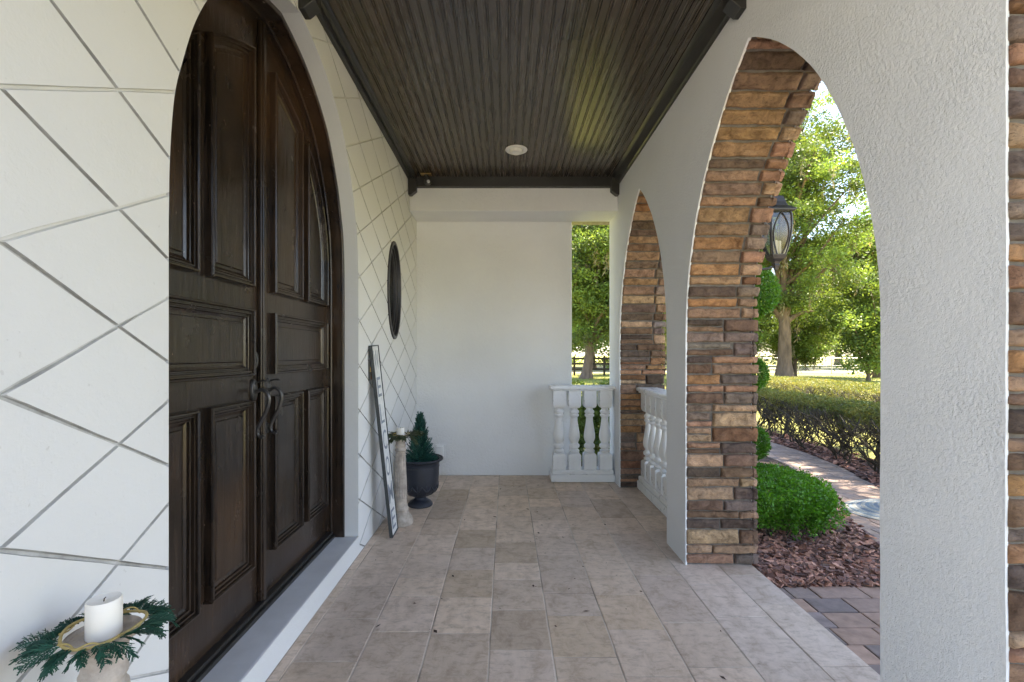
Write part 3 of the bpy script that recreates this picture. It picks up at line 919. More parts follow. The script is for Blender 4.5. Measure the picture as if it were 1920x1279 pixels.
# ================================================================== things standing on the porch
def welcome_sign():
    # lower edge on the floor, upper edge against the wall
    b0, b1 = Vector((-.873, 3.606, .002)), Vector((-.870, 3.787, .002))
    t0 = Vector((-1.012, 3.535, 1.463))
    up = (t0 - b0); L = up.length; up.normalize()
    ax = (b1 - b0); ax = (ax - up * ax.dot(up)).normalized()
    n = ax.cross(up)
    if n.x < 0: n = -n
    Wd = .178
    t = thing('welcome_sign', 'tall white board reading WELCOME leaning against the diamond scored wall', 'sign', b0)
    def P(a, b, c): return b0 + ax * a + up * b + n * c
    mb = MB(); mb.obox(P(Wd / 2, L / 2, .0), ax, up, n, Wd / 2 - .008, L / 2 - .008, .007)
    mb.build('board', M['sign_white'], t, bevel=.001)
    mb = MB()
    mb.obox(P(.004, L / 2, .0), ax, up, n, .004, L / 2, .013); mb.obox(P(Wd - .004, L / 2, .0), ax, up, n, .004, L / 2, .013)
    mb.obox(P(Wd / 2, .004, .0), ax, up, n, Wd / 2 - .0082, .004, .013); mb.obox(P(Wd / 2, L - .004, .0), ax, up, n, Wd / 2 - .0082, .004, .013)
    mb.build('frame', M['sign_frame'], t, bevel=.001)
    for i, ch in enumerate('WELCOME'):
        cu = bpy.data.curves.new('letter', 'FONT'); cu.body = ch; cu.size = 1; cu.extrude = 0; cu.offset = .004; cu.resolution_u = 6
        ob = bpy.data.objects.new('letter', cu); COL.objects.link(ob)
        dg = bpy.context.evaluated_depsgraph_get(); me = bpy.data.meshes.new_from_object(ob.evaluated_get(dg))
        bpy.data.objects.remove(ob); bpy.data.curves.remove(cu)
        vs = np.array([v.co[:] for v in me.vertices]); mn, mx = vs.min(0), vs.max(0)
        wl = .118 if ch in 'WM' else .10; hl = .150
        zc = L - .115 - i * .2055
        out = []
        for v in vs:
            a = (v[0] - (mn[0] + mx[0]) / 2) / (mx[0] - mn[0]) * wl; b = (v[1] - (mn[1] + mx[1]) / 2) / (mx[1] - mn[1]) * hl
            out.append(P(Wd / 2 + a, zc + b, .0078))
        fs = [tuple(p.vertices) for p in me.polygons]
        l = MB(); l.add(out, fs); l.build('letter', M['sign_letter'], t)
        bpy.data.meshes.remove(me)
welcome_sign()

def bar(V, F, T, a, b, ra, rb, col):
    """thin three sided needle from a to b"""
    d = b - a
    if d.length < 1e-6: return
    d.normalize(); u = d.orthogonal().normalized(); w_ = d.cross(u); k0 = len(V)
    for p, r in ((a, ra), (b, rb)):
        for k in range(3):
            an = 2 * PI * k / 3
            V.append(tuple(p + (u * math.cos(an) + w_ * math.sin(an)) * r))
    for k in range(3):
        k2 = (k + 1) % 3
        F.append((k0 + k, k0 + k2, k0 + 3 + k2, k0 + 3 + k)); T.append(col)
def frond(V, F, T, p, d, L, droop, col, thick=.0016, n=12, spread=.42):
    """flat cedar spray: a bending spine with alternating scaly twiglets"""
    pts = [Vector(p)]; d = Vector(d).normalized(); side = d.cross(Vector((0, 0, 1)))
    if side.length < .1: side = Vector((1, 0, 0))
    side.normalize()
    roll = Matrix.Rotation(rnd.uniform(-.7, .7), 3, d); side = roll @ side
    for i in range(n):
        d = (d + Vector((rnd.uniform(-.06, .06), rnd.uniform(-.06, .06), -droop / n + rnd.uniform(-.03, .03)))).normalized()
        pts.append(pts[-1] + d * (L / n))
    for i in range(n):
        k = rnd.uniform(.7, 1.25); c = (col[0] * k, col[1] * k, col[2] * k)
        bar(V, F, T, pts[i], pts[i + 1], thick * 1.25, thick * 1.1, c)
        if i == 0: continue
        dd = (pts[i + 1] - pts[i]).normalized()
        for s in (1, -1):
            l1 = L * spread * (1 - .62 * i / n) * rnd.uniform(.7, 1.15)
            v = (dd * .75 + side * s * .8 + Vector((rnd.uniform(-.2, .2), rnd.uniform(-.2, .2), rnd.uniform(-.25, .2)))).normalized()
            a = pts[i]; k = rnd.uniform(.65, 1.35); c = (col[0] * k, col[1] * k, col[2] * k)
            m = 3
            for j in range(m):
                b = a + v * (l1 / m); bar(V, F, T, a, b, thick, thick * (.9 if j < m - 1 else .45), c)
                for s2 in (1, -1):
                    v2 = (v * .8 + side * s2 * .55 * rnd.uniform(.5, 1.2) + dd * .25).normalized()
                    bar(V, F, T, b, b + v2 * l1 * .34 * rnd.uniform(.6, 1.2), thick * .95, thick * .4, c)
                a = b; v = (v + dd * .18 + Vector((0, 0, -droop * .08))).normalized()
    return pts

def candle_stand(cx, cy, top, lab_stand, lab_candle, lab_wreath, olive, nfr, ch, seg):
    g = top / .726
    t = thing('candle_stand', lab_stand, 'candle stand', (cx, cy, 0), 'fluted candle stands flanking the door')
    def A(r, z): return (r, z * g)
    flutes = 16
    base = [A(.100, .002), A(.104, .008), A(.104, .022), A(.098, .030), A(.099, .040), A(.094, .055), A(.080, .075), A(.068, .095), A(.062, .112), A(.066, .118), A(.067, .130),
            A(.060, .140), A(.056, .16), A(.052, .185), A(.055, .192), A(.056, .202), A(.051, .212)]
    mb = MB(); mb.lathe(base, cx, cy, 48, (1, .97, .93)); mb.build('foot', M['candlestone'], t, sharp=50)
    sh = [A(.0515, .2125), A(.0545, .222), A(.0545, .235), A(.052, .30), A(.0485, .40), A(.0445, .50), A(.0415, .575), A(.040, .590), A(.037, .596)]
    def rf(r, z, a): return r * (1 - (.11 * max(0, math.cos(a * flutes)) ** .6 if .225 * g < z < .588 * g else 0))
    mb = MB(); mb.lathe([(r, z) for (r0, z0), (r1, z1) in zip(sh, sh[1:]) for r, z in ((r0, z0), (r0 * .5 + r1 * .5, z0 * .5 + z1 * .5))] + [sh[-1]], cx, cy, flutes * 8, (.98, .96, .95), rf=rf)
    mb.build('fluted_shaft', M['candlestone'], t, smooth=True, sharp=60)
    cap = [A(.0365, .5965), A(.043, .600), A(.046, .608), A(.045, .618), A(.040, .624), A(.0385, .634), A(.043, .640), A(.044, .65), A(.040, .657), A(.039, .67), A(.043, .690), A(.046, .700),
           A(.040, .706), A(.050, .713), A(.066, .719), A(.068, .7265), A(.064, .7265), A(.060, .720), A(.0, .719)]
    mb = MB(); mb.lathe(cap, cx, cy, 48, (1, .98, .96), cap=False); mb.build('capital', M['candlestone'], t, sharp=50)
    z0 = .720 * g
    c = thing('candle', lab_candle, 'candle', (cx, cy, z0), 'ivory pillar candles')
    mb = MB(); mb.lathe([(.029, z0), (.032, z0 + .002), (.0322, z0 + ch * .5), (.0318, z0 + ch - .003), (.030, z0 + ch), (.024, z0 + ch - .002), (.008, z0 + ch - .006), (0, z0 + ch - .006)], cx, cy, 40,
                        rf=lambda r, z, a: r * (1 + .012 * math.sin(a + 1)), cap=False)
    mb.build('wax_body', M['wax'], c, smooth=True, sharp=50)
    mb = MB(); mb.tube([(cx, cy, z0 + ch - .006), (cx + .001, cy, z0 + ch), (cx + .004, cy, z0 + ch + .003)], .0012, 6); mb.build('wick', M['twig'], c)
    wz = z0 + .018
    wr = thing('wreath', lab_wreath, 'wreath', (cx, cy, wz), 'cedar wreaths around the candles')
    mb = MB(); ring = []
    for k in range(seg):
        a = 2 * PI * k / seg; rr = .072 + .003 * math.sin(3 * a)
        ring.append((cx + rr * math.cos(a), cy + rr * math.sin(a), wz + .004 * math.sin(2 * a + 1)))
    mb.tube(ring, .0032, 8, closed=True); 
    ring2 = [(cx + (.072 + .004 * math.cos(9 * 2 * PI * k / seg)) * math.cos(2 * PI * k / seg), cy + (.072 + .004 * math.cos(9 * 2 * PI * k / seg)) * math.sin(2 * PI * k / seg), wz + .004 * math.sin(9 * 2 * PI * k / seg)) for k in range(seg)]
    mb.tube(ring2, .0018, 6, closed=True)
    mb.build('straw_ring', M['straw'], wr, smooth=True)
    V, F, T = [], [], []
    for i in range(nfr):
        a = 2 * PI * (i + rnd.uniform(-.4, .4)) / nfr
        p = Vector((cx + .073 * math.cos(a), cy + .073 * math.sin(a), wz - .003))
        out = Vector((math.cos(a + rnd.uniform(-.7, .7)), math.sin(a + rnd.uniform(-.7, .7)), rnd.uniform(-.2, .42)))
        L = rnd.uniform(.038, .072) if not olive else rnd.uniform(.085, .14)
        if cx + p.x * 0 + .073 * math.cos(a) + out.x * L < XL + .02: L *= .45
        frond(V, F, T, p, out, L, rnd.uniform(.3, 1.3), (1, 1, 1), (.0012 if not olive else .0024), 14)
    V = np.array(V); V[:, 0] = np.maximum(V[:, 0], XL + .006)
    np_mesh('cedar_sprays', V, F, M['cedar_olive' if olive else 'cedar'], wr, np.array(T))
candle_stand(-.872, 3.92, .726, 'weathered fluted candle stand between the leaning board and the black urn', 'small ivory candle on the far stand beside the urn',
             'olive green wreath around the far small candle', True, 26, .072, 64)
candle_stand(-.878, 1.036, .793, 'weathered candle stand near the camera at lower left, only its top showing', 'large looking ivory candle nearest the camera',
             'dark green cedar wreath around the candle nearest the camera', False, 46, .080, 96)

def urn():
    cx, cy = -.795, 4.40
    t = thing('urn', 'black classical urn planter on the tile floor in the far left corner', 'planter', (cx, cy, 0))
    mb = MB()
    foot = [(.112, .002), (.115, .010), (.112, .022), (.104, .028), (.098, .038), (.080, .05), (.062, .058), (.052, .068), (.05, .078), (.056, .084), (.058, .090)]
    mb.lathe(foot, cx, cy, 48); mb.build('pedestal', M['urn'], t, sharp=45)
    body = [(.050, .0905), (.085, .097), (.120, .112), (.143, .135), (.157, .165), (.165, .2), (.169, .25), (.171, .30), (.173, .36), (.1765, .362), (.1765, .37), (.174, .372), (.176, .395), (.183, .408), (.196, .418),
            (.203, .422), (.203, .432), (.196, .436), (.178, .434), (.172, .42), (.170, .39)]
    def rf(r, z, a):
        if .11 < z < .22: return r * (1 + .014 * max(0, math.cos(a * 12)) * (1 - abs(z - .165) / .055))
        return r
    mb = MB(); mb.lathe(body, cx, cy, 96, rf=rf, cap=False); mb.build('bowl', M['urn'], t, smooth=True, sharp=50)
    # swag of leaves in relief and the rope rim
    mb = MB()
    for k in range(12):
        a0 = 2 * PI * k / 12; pts = []
        for i in range(9):
            u = i / 8; a = a0 + (u - .5) * 2 * PI / 12 * 1.05; z = .212 - .05 * math.sin(PI * u) ; r = .1685 if z > .19 else .163
            r = interp([(.15, .153), (.165, .159), (.2, .1665), (.25, .170)], z)
            pts.append((cx + r * math.cos(a), cy + r * math.sin(a), z))
        mb.tube(pts, [.003, .005, .007, .008, .008, .008, .007, .005, .003], 6)
        r = .166; pts = [(cx + interp([(.10, .10), (.112, .121), (.135, .144), (.165, .158), (.2, .1665), (.25, .170)], z) * math.cos(a0), cy + interp([(.10, .10), (.112, .121), (.135, .144), (.165, .158), (.2, .1665), (.25, .170)], z) * math.sin(a0), z) for z in (.22, .19, .16, .135, .115)]
        mb.tube(pts, [.003, .007, .007, .005, .002], 6)
    mb.build('leaf_relief', M['urn'], t, smooth=True)
    mb = MB()
    for ph in (0, PI):
        pts = [(cx + (.200 + .006 * math.cos(44 * a + ph)) * math.cos(a), cy + (.200 + .006 * math.cos(44 * a + ph)) * math.sin(a), .432 + .006 * math.sin(44 * a + ph)) for a in [2 * PI * k / 352 for k in range(352)]]
        mb.tube(pts, .0062, 6, closed=True)
    mb.build('rope_rim', M['urn'], t, smooth=True)
    mb = MB(); mb.lathe([(.171, .395), (.10, .405), (.0, .41)], cx, cy, 32, cap=False); mb.build('soil', M['soil'], t)
    tr = thing('potted_conifer', 'small blue green artificial conifer growing in the black urn', 'plant', (cx, cy, .40))
    st = MB(); st.tube([(cx, cy, .39), (cx + .004, cy, .6), (cx, cy, .85)], [.011, .008, .003], 8); st.build('stem', M['twig'], tr)
    V, F, T = [], [], []
    for i in range(430):
        z = .405 + .43 * (1 - (1 - rnd.random()) ** .75); k = (z - .405) / .47
        a = rnd.uniform(0, 2 * PI); rr = (.135 * (1 - k) ** .85 + .014) * rnd.uniform(.3, 1)
        p = Vector((cx + rr * .35 * math.cos(a), cy + rr * .35 * math.sin(a), z - .01))
        d = Vector((math.cos(a) * (1 - .45 * k), math.sin(a) * (1 - .45 * k), .55 + .9 * k + rnd.uniform(-.25, .25)))
        L = (.085 * (1 - k) + .035) * rnd.uniform(.7, 1.2)
        # bottle brush sprig
        e = p; dd = d.normalized(); kk = rnd.uniform(.55, 1.4); c = (kk, kk, kk * rnd.uniform(.9, 1.25))
        for j in range(6):
            q = e + dd * (L / 6); bar(V, F, T, e, q, .0032, .0026, c)
            for _ in range(3):
                v = (dd * .9 + Vector((rnd.uniform(-1, 1), rnd.uniform(-1, 1), rnd.uniform(-.6, 1)))).normalized()
                bar(V, F, T, q, q + v * .014, .0022, .0008, c)
            e = q; dd = (dd + Vector((0, 0, .06))).normalized()
    for s in ((.9, -.25), (1, .1), (.75, -.6), (-.6, -.7), (.2, -1), (.6, .6)):
        d = Vector((s[0], s[1], .25))
        for r_ in range(7):
            q = d + Vector((rnd.uniform(-.25, .25), rnd.uniform(-.25, .25), rnd.uniform(-.15, .3)))
            frond(V, F, T, Vector((cx, cy, .42)) + Vector((s[0], s[1], 0)) * .05, q, rnd.uniform(.10, .145), .25, (1, 1, 1.1), .0026, 8, .3)
    V = np.array(V); V[:, 0] = np.maximum(V[:, 0], XL + .004)
    np_mesh('needles', V, F, M['cedar'], tr, np.array(T) * np.array([2.1, 1.6, 1.9]))
urn()

def small_wall_things():
    x, y, z = XL, 3.56, 1.285
    t = thing('doorbell', 'slim doorbell with copper side plate beside the leaning board', 'doorbell', (x, y, z))
    b = MB(); b.box(x + .001, x + .012, y - .018, y + .002, z - .085, z + .075); b.build('bell_plate', M['iron'], t, bevel=.003)
    b = MB(); b.box(x + .001, x + .026, y + .055, y + .105, z - .08, z + .085); b.build('side_plate', M['copper'], t, bevel=.004)
    b = MB(); b.box(x + .0122, x + .018, y - .013, y - .003, z - .02, z + .02); b.build('push_button', M['brass'], t, bevel=.002)
    x, y, z = -.755, YB, .285
    t = thing('outlet_cover', 'white outlet cover low on the end wall behind the urn', 'outlet', (x, y, z))
    b = MB(); b.box(x - .06, x + .06, y - .012, y - .0008, z - .08, z + .08); b.build('base_plate', M['white_paint'], t, bevel=.006)
    b = MB(); b.box(x - .045, x + .045, y - .06, y - .0125, z - .065, z + .065); b.build('hood', M['white_paint'], t, bevel=.012)
small_wall_things()

def fallen_leaves():
    V, F, T = [], [], []
    for i in range(95):
        x = rnd.uniform(-.95, 1.15) if rnd.random() < .6 else rnd.gauss(.35, .3); y = rnd.uniform(1.6, 5.1)
        if rnd.random() < .12: x, y = rnd.uniform(1.05, 1.3), rnd.uniform(4.4, 4.9)
        if x > 1.15 and not (1.55 < y < 3.1): continue
        L = rnd.uniform(.004, .011) if rnd.random() < .85 else rnd.uniform(.014, .022); a = rnd.uniform(0, PI); W = L * rnd.uniform(.3, .55); k = len(V)
        ca, sa = math.cos(a), math.sin(a)
        for u, v, z in ((-L, 0, .002), (0, -W, .0045), (L, 0, .003), (0, W, .002)):
            V.append((x + ca * u - sa * v, y + sa * u + ca * v, z + .001))
        F.append((k, k + 1, k + 2, k + 3)); c = rnd.uniform(.3, 1.0); T.append((c, c * .9, c * .85))
    o = np_mesh('fallen_leaves', V, F, M['chip'], None, np.array(T) * np.array([.4, .36, .33]))
    tag(o, 'scattered dry leaf bits on the porch floor', 'leaves', kind='stuff')
fallen_leaves()

def wall_lantern():
    cx, cy = 1.895, 3.335
    t = thing('wall_lantern', 'dark bronze tulip shaped wall lantern on the outer side of the stone pier', 'lantern', (cx, cy, 2.0))
    T0 = 2.40  # eave height
    m = MB()
    # hat: two stage pyramid with curved flare
    m.sqloft([(.090, T0 - .012), (.092, T0), (.086, T0 + .008), (.056, T0 + .03), (.044, T0 + .06), (.034, T0 + .10), (.027, T0 + .108), (.0, T0 + .112)], cx, cy)
    m.build('roof', M['bronze'], t, bevel=.002)
    prof = [(0.066, T0 - .012), (.070, T0 - .05), (.071, T0 - .10), (.068, T0 - .16), (.061, T0 - .22), (.051, T0 - .275), (.041, T0 - .315)]
    f = MB()
    for sx in (-1, 1):
        for sy in (-1, 1):
            f.tube([(cx + sx * w_, cy + sy * w_, z) for w_, z in prof], .006, 6)
    g = MB()
    pw = lambda z: interp(sorted([(zz, w_) for w_, zz in prof]), z)
    for ax in range(4):
        ca, sa = [(1, 0), (0, 1), (-1, 0), (0, -1)][ax]
        def P(u, z, d=0):
            w_ = pw(z) + d
            return (cx + ca * w_ - sa * u * pw(z), cy + sa * w_ + ca * u * pw(z), z)
        # pointed inner arch on every pane
        for s in (-1, 1):
            pts = []
            for i in range(15):
                z = T0 - .312 + i * .292 / 14; q = i / 14
                u = s * (.80 * math.sin(PI * min(1, (q * .92 + .1))) ** .7)
                pts.append(P(u if i < 14 else 0, z, .001))
            f.tube(pts, .0048, 5)
        rows = []
        for i in range(12):
            z = T0 - .314 + i * .30 / 11
            rows.append([P(-.97, z, -.003), P(.97, z, -.003)])
        g.strip(rows)
    f.sqloft([(.046, T0 - .318), (.05, T0 - .312), (.05, T0 - .306), (.044, T0 - .304)], cx, cy)
    f.build('frame', M['bronze'], t, smooth=True, sharp=40)
    g.build('glass_panes', M['glass_clear'], t, smooth=True, sharp=30)
    b = MB(); b.sqloft([(.046, T0 - .319), (.040, T0 - .335), (.022, T0 - .352), (.016, T0 - .368), (.02, T0 - .378), (.013, T0 - .395), (.008, T0 - .412), (0, T0 - .418)], cx, cy)
    b.build('finial', M['bronze'], t, bevel=.002)
    for a in (0, 2.1, 4.2):
        c = MB(); c.lathe([(.011, T0 - .305), (.011, T0 - .21), (.008, T0 - .205), (0, T0 - .205)], cx + .024 * math.cos(a), cy + .024 * math.sin(a), 12)
        c.build('candle_sleeve', M['wax'], t, sharp=40)
    a = MB()
    a.tube(catmull([(XO + .03, cy, T0 - .34), (XO + .09, cy, T0 - .40), (cx - .06, cy, T0 - .40), (cx, cy, T0 - .375)], 6), .008, 8)
    a.build('arm', M['bronze'], t, smooth=True)
    b = MB(); b.box(XO + .028, XO + .050, cy - .055, cy + .055, T0 - .40, T0 - .02); b.build('back_plate', M['bronze'], t, bevel=.008)
wall_lantern()
# ================================================================== garden
def leaves(C, size, aspect=.5, up=.3, jit=.35, droop=0.0):
    """C (n,3) leaf positions -> folded rhombus leaves"""
    n = len(C); C = np.asarray(C, dtype=np.float32)
    d = nrng.normal(size=(n, 3)).astype(np.float32); d[:, 2] = d[:, 2] * .7 + up - droop
    d /= np.linalg.norm(d, axis=1, keepdims=True)
    r = nrng.normal(size=(n, 3)).astype(np.float32); r[:, 2] *= .5
    s = np.cross(d, r); s /= np.linalg.norm(s, axis=1, keepdims=True) + 1e-6
    L = (size * (1 + jit * nrng.normal(size=(n, 1)))).astype(np.float32).clip(size * .35, size * 2); W = L * aspect * .5
    nn = np.cross(d, s)
    V = np.stack([C, C + d * L * .45 + s * W + nn * W * .25, C + d * L, C + d * L * .45 - s * W + nn * W * .25], 1).reshape(-1, 3)
    F = np.arange(4 * n, dtype=np.int32).reshape(-1, 4)
    return V, F

def tints(n, a=.7, b=1.3, warm=.12):
    k = nrng.uniform(a, b, size=(n, 1)); w_ = nrng.uniform(-warm, warm, size=(n, 1))
    return np.concatenate([k * (1 + w_), k, k * (1 - w_)], 1)

def blob_tree(name, label, cat, base, trunk_r, crown, rad, nclump, nleaf, lsize, clump_r, mat, group=None, lean=(0, 0), first=.35, limb=None, moss=0, dry=0, flat=.6, bark=None, hollow=.45, zmin=None, up=.2, aspect=.5):
    base = Vector(base); crown = Vector(crown); bark = bark or M['bark']
    t = thing(name, label, cat, base, group)
    # clump centres in an uneven ellipsoid
    cen = []
    while len(cen) < nclump:
        v = Vector((rnd.gauss(0, 1), rnd.gauss(0, 1), rnd.gauss(0, 1))).normalized()
        q = rnd.uniform(hollow, 1) * (1 + .28 * noise.noise(v * 2.1 + base * .31))
        p = crown + Vector((v.x * rad[0], v.y * rad[1], v.z * rad[2])) * q
        if zmin is not None and p.z < zmin: continue
        cen.append(p)
    mb = MB()
    # trunk
    top = crown + Vector((0, 0, rad[2] * .25)); mid = base.lerp(top, .5) + Vector((lean[0], lean[1], 0))
    tp = catmull([base - Vector((0, 0, .2)), base.lerp(mid, .5) + Vector((rnd.uniform(-.1, .1), rnd.uniform(-.1, .1), 0)) * trunk_r * 4, mid, top], 6)
    n = len(tp); rr = [trunk_r * (1.0 - .82 * (i / (n - 1)) ** .8) for i in range(n)]; rr[0] *= 1.5; rr[1] *= 1.2
    mb.tube(tp, rr, 12)
    nl = limb or max(6, nclump // 9)
    limbs = []
    for k in range(nl):
        c = cen[int(k * nclump / nl)]
        i0 = min(n - 2, max(1, int(n * (first + (1 - first) * .85 * rnd.random() ** 1.3))))
        a = tp[i0]
        while a.z > c.z + .5 and i0 > n * first: i0 -= 1; a = tp[i0]
        m1 = a.lerp(c, .45) + Vector((rnd.uniform(-.12, .12), rnd.uniform(-.12, .12), rnd.uniform(.0, .16))) * (c - a).length
        pts = catmull([a, m1, c], 6); r0 = min(rr[i0] * .62, trunk_r * .42); m = len(pts)
        mb.tube(pts, [r0 * (1 - .85 * j / (m - 1)) for j in range(m)], 7, cap=False)
        limbs += [(p, r0 * (1 - .85 * j / (m - 1))) for j, p in enumerate(pts) if j > 2]
    for c in cen:
        p, r0 = min(limbs, key=lambda q: (q[0] - c).length)
        m1 = p.lerp(c, .5) + Vector((rnd.uniform(-.1, .1), rnd.uniform(-.1, .1), rnd.uniform(-.02, .14))) * (c - p).length
        mb.tube([p, m1, c], [min(r0, trunk_r * .10), trunk_r * .05, trunk_r * .02], 5, cap=False)
    mb.build('trunk', bark, t, smooth=True)
    P = []; T = []
    per = nleaf // nclump
    for c in cen:
        k = rnd.uniform(.5, 1.5); sub = rnd.randint(2, 4)
        for q in range(sub):
            o = np.array(c) + nrng.normal(size=3) * clump_r * .55
            m = per // sub
            pts = o + nrng.normal(size=(m, 3)) * np.array([clump_r * .5, clump_r * .5, clump_r * .5 * flat])
            P.append(pts); T.append(tints(m) * k)
    P = np.concatenate(P); T = np.concatenate(T)
    if zmin is not None:
        ok = P[:, 2] > zmin - .6; P, T = P[ok], T[ok]
    V, F = leaves(P, lsize, aspect, up=up)
    np_mesh('crown', V, F, mat, t, T)
    if moss:
        P = []
        for _ in range(moss):
            c = rnd.choice(cen); o = np.array(c) + nrng.normal(size=3) * clump_r * .6
            L = rnd.uniform(.5, 1.0) * clump_r * 1.6; m = 40
            z = nrng.uniform(0, 1, size=m) ** 1.3
            P.append(np.stack([o[0] + nrng.normal(size=m) * .10 * clump_r * (1 - z * .7), o[1] + nrng.normal(size=m) * .10 * clump_r, o[2] - z * L], 1))
        P = np.concatenate(P); V, F = leaves(P, lsize * 1.4, .16, up=-2.5)
        np_mesh('hanging_moss', V, F, M['moss'], t, tints(len(F)))['kind'] = 'stuff'
    if dry:
        P = []
        for _ in range(dry):
            c = rnd.choice(cen); P.append(np.array(c) + nrng.normal(size=(70, 3)) * clump_r * .5)
        V, F = leaves(np.concatenate(P), lsize * .9, .35); np_mesh('dry_leaves', V, F, M['leaf_dry'], t, tints(len(F)))
    return t

# ---- ground sheets
def sheet(name, pts, z, mat, label, cat, kind='structure'):
    mb = MB(); mb.add([(a, b, z) for a, b in pts], [tuple(range(len(pts)))]); o = mb.build(name, mat)
    return tag(o, label, cat, kind=kind)
def lawn_mat():
    m, nt, b = newmat('lawn_soil_green')
    co = coords(nt)
    c = mix(nt, ramp(nt, noise_t(nt, co, .35, 5), [(0.35, 0.0), (0.65, 1.0)]), (0.25, 0.255, 0.05), (0.36, 0.33, 0.085))
    c = mix(nt, ramp(nt, noise_t(nt, co, 14, 5, .7), [(0.4, 0.0), (0.7, .6)]), c, (0.05, 0.075, 0.018))
    nt.links.new(c, b.inputs['Base Color']); b.inputs['Roughness'].default_value = .9
    bump(nt, b, noise_t(nt, co, 30, 5, .7), .05)
    return m
M['lawn'] = lawn_mat()
sheet('lawn', [(-260, -200), (320, -200), (320, 420), (-260, 420)], -.14, M['lawn'], 'sunlit lawn reaching to the woods', 'lawn')
fld = simple('pale_dry_field', (.36, .34, .20), .9, nscale=.5, namt=.2)
sheet('field', [(4, 38.8), (70, 38.8), (90, 58), (4, 58)], -.13, fld, 'pale sunny field beyond the wire fence', 'field')

bounce_mat = simple('pale_concrete', (.52, .49, .44), .85, nscale=1.2, namt=.12, bscale=40, bdist=.002)
sheet('bounce_slab', [(-14, -16), (3.4, -16), (3.4, -1.3), (-.2, -1.3), (-.2, .2), (-14, .2)], -.125, bounce_mat, 'unseen pale concrete slab added to bounce sunlight into the porch', 'bounce_slab')  # added slab outside the view, throws warm sunlight back onto the arcade wall
def sx_path(y): return interp([(2.6, 2.87), (3.7, 2.87), (4.6, 3.2), (5.6, 3.62), (6.5, 3.82), (8.5, 3.85), (14, 3.3), (18, 2.6)], y)
def ex_path(y): return interp([(2.6, 4.0), (4.2, 4.05), (5.2, 4.15), (6.3, 4.45), (7.2, 4.55), (8.5, 4.5), (14, 4.0), (18, 3.3)], y)
def paths():
    bed = [(XO - .1, 3.075), (4.7, 3.075), (4.95, 4.6), (5.05, 6), (5.2, 9), (5.3, 14), (4.6, 17), (3.0, 17), (2.2, 9), (1.9, 7.3), (-.6, 7.3), (-.6, YB + .17), (XO - .1, YB + .17)]
    sheet('mulch_ground', bed, -.112, M['bed'], 'dark mulch bed between porch and path', 'mulch bed')
    # garden path of tan bricks
    mb = MB(); y = 2.7
    mb.strip([[(sx_path(v), v, -.104), (ex_path(v), v, -.104)] for v in np.linspace(2.7, 17, 40)], (.3, .28, .25))
    while y < 16:
        w_ = .105; x0, x1 = sx_path(y + w_ / 2), ex_path(y + w_ / 2); x = x0 + rnd.uniform(-.1, 0)
        while x < x1:
            L = .21; k = rnd.uniform(.85, 1.2); c = rnd.choice([(.95, .87, .78), (.9, .84, .80), (.82, .78, .74), (1.05, .94, .82)])
            a, b = max(x, x0) + .003, min(x + L, x1) - .003
            if b - a > .03: mb.box(a, b, y + .003, y + w_ - .003, -.13, -.096 + rnd.uniform(-.0015, .0015), tuple(k * q for q in c))
            x += L
        y += w_
    o = mb.build('path', M['paver'], bevel=.004); tag(o, 'tan brick garden path curving away beside the clipped hedge', 'path', kind='structure')
    # entrance walk of clay pavers
    mb = MB(); mb.box(XO + .001, 7.5, -1.5, 3.07, -.3, -.109, (.2, .2, .2))
    y = 3.07
    while y > -1.4:
        w_ = .1545; x = XO + .002 - rnd.uniform(0, .2)
        while x < 6:
            L = rnd.choice([.16, .235, .235, .31]); k = rnd.uniform(.75, 1.15); c = rnd.choice([(1.10, .94, .84), (.80, .79, .84), (1.0, .88, .82), (.68, .68, .74), (1.25, 1.05, .92), (.85, .82, .82)])
            a = max(x, XO + .002)
            if x + L - a > .04: mb.box(a + .003, x + L - .003, y - w_ + .003, y - .003, -.2, -.1 + rnd.uniform(-.003, .003), tuple(k * q for q in c))
            x += L
        y -= w_
    o = mb.build('walkway', M['paver'], bevel=.005); tag(o, 'grey and rose clay paver walkway beside the porch', 'walkway', kind='structure')
paths()

def chips():
    mb = MB()
    def put(x, y, s=1.0, z=0):
        L = rnd.uniform(.012, .038) * s; W = L * rnd.uniform(.3, .6); a = rnd.uniform(0, PI)
        tl = Vector((rnd.gauss(0, .32), rnd.gauss(0, .32), 1)).normalized(); ax = Vector((math.cos(a), math.sin(a), 0)); ax = (ax - tl * ax.dot(tl)).normalized()
        k = rnd.uniform(.45, 1.5); c = rnd.choice([(1.0, .84, .82), (1.15, .82, .68), (.8, .74, .80), (1.7, 1.35, 1.1), (.55, .48, .46), (1.25, .98, .9), (2.0, 1.7, 1.5)])
        mb.obox((x, y, -.100 + rnd.uniform(-.006, .022) + z), ax, tl.cross(ax), tl, L, W, rnd.uniform(.002, .006), tuple(k * q for q in c))
    n = 0
    while n < 10500:
        y = 3.06 + 3.2 * rnd.random() ** 1.7; x = rnd.uniform(XO, 3.5)
        if x > sx_path(y) + rnd.gauss(0, .035) or y < 3.075 + rnd.gauss(.01, .012): continue
        put(x, y, 1.0, .02 * rnd.random() * (1 if y > 3.2 else 0)); n += 1
    n = 0
    while n < 3500:
        y = rnd.uniform(3.2, 11); x = min(ex_path(y) + abs(rnd.gauss(.0, .3)) + .02, 5.2)
        put(x, y, 1.3); n += 1
    o = mb.build('mulch_chips', M['chip']); tag(o, 'bark mulch chips covering the planting bed', 'mulch', kind='stuff')
chips()

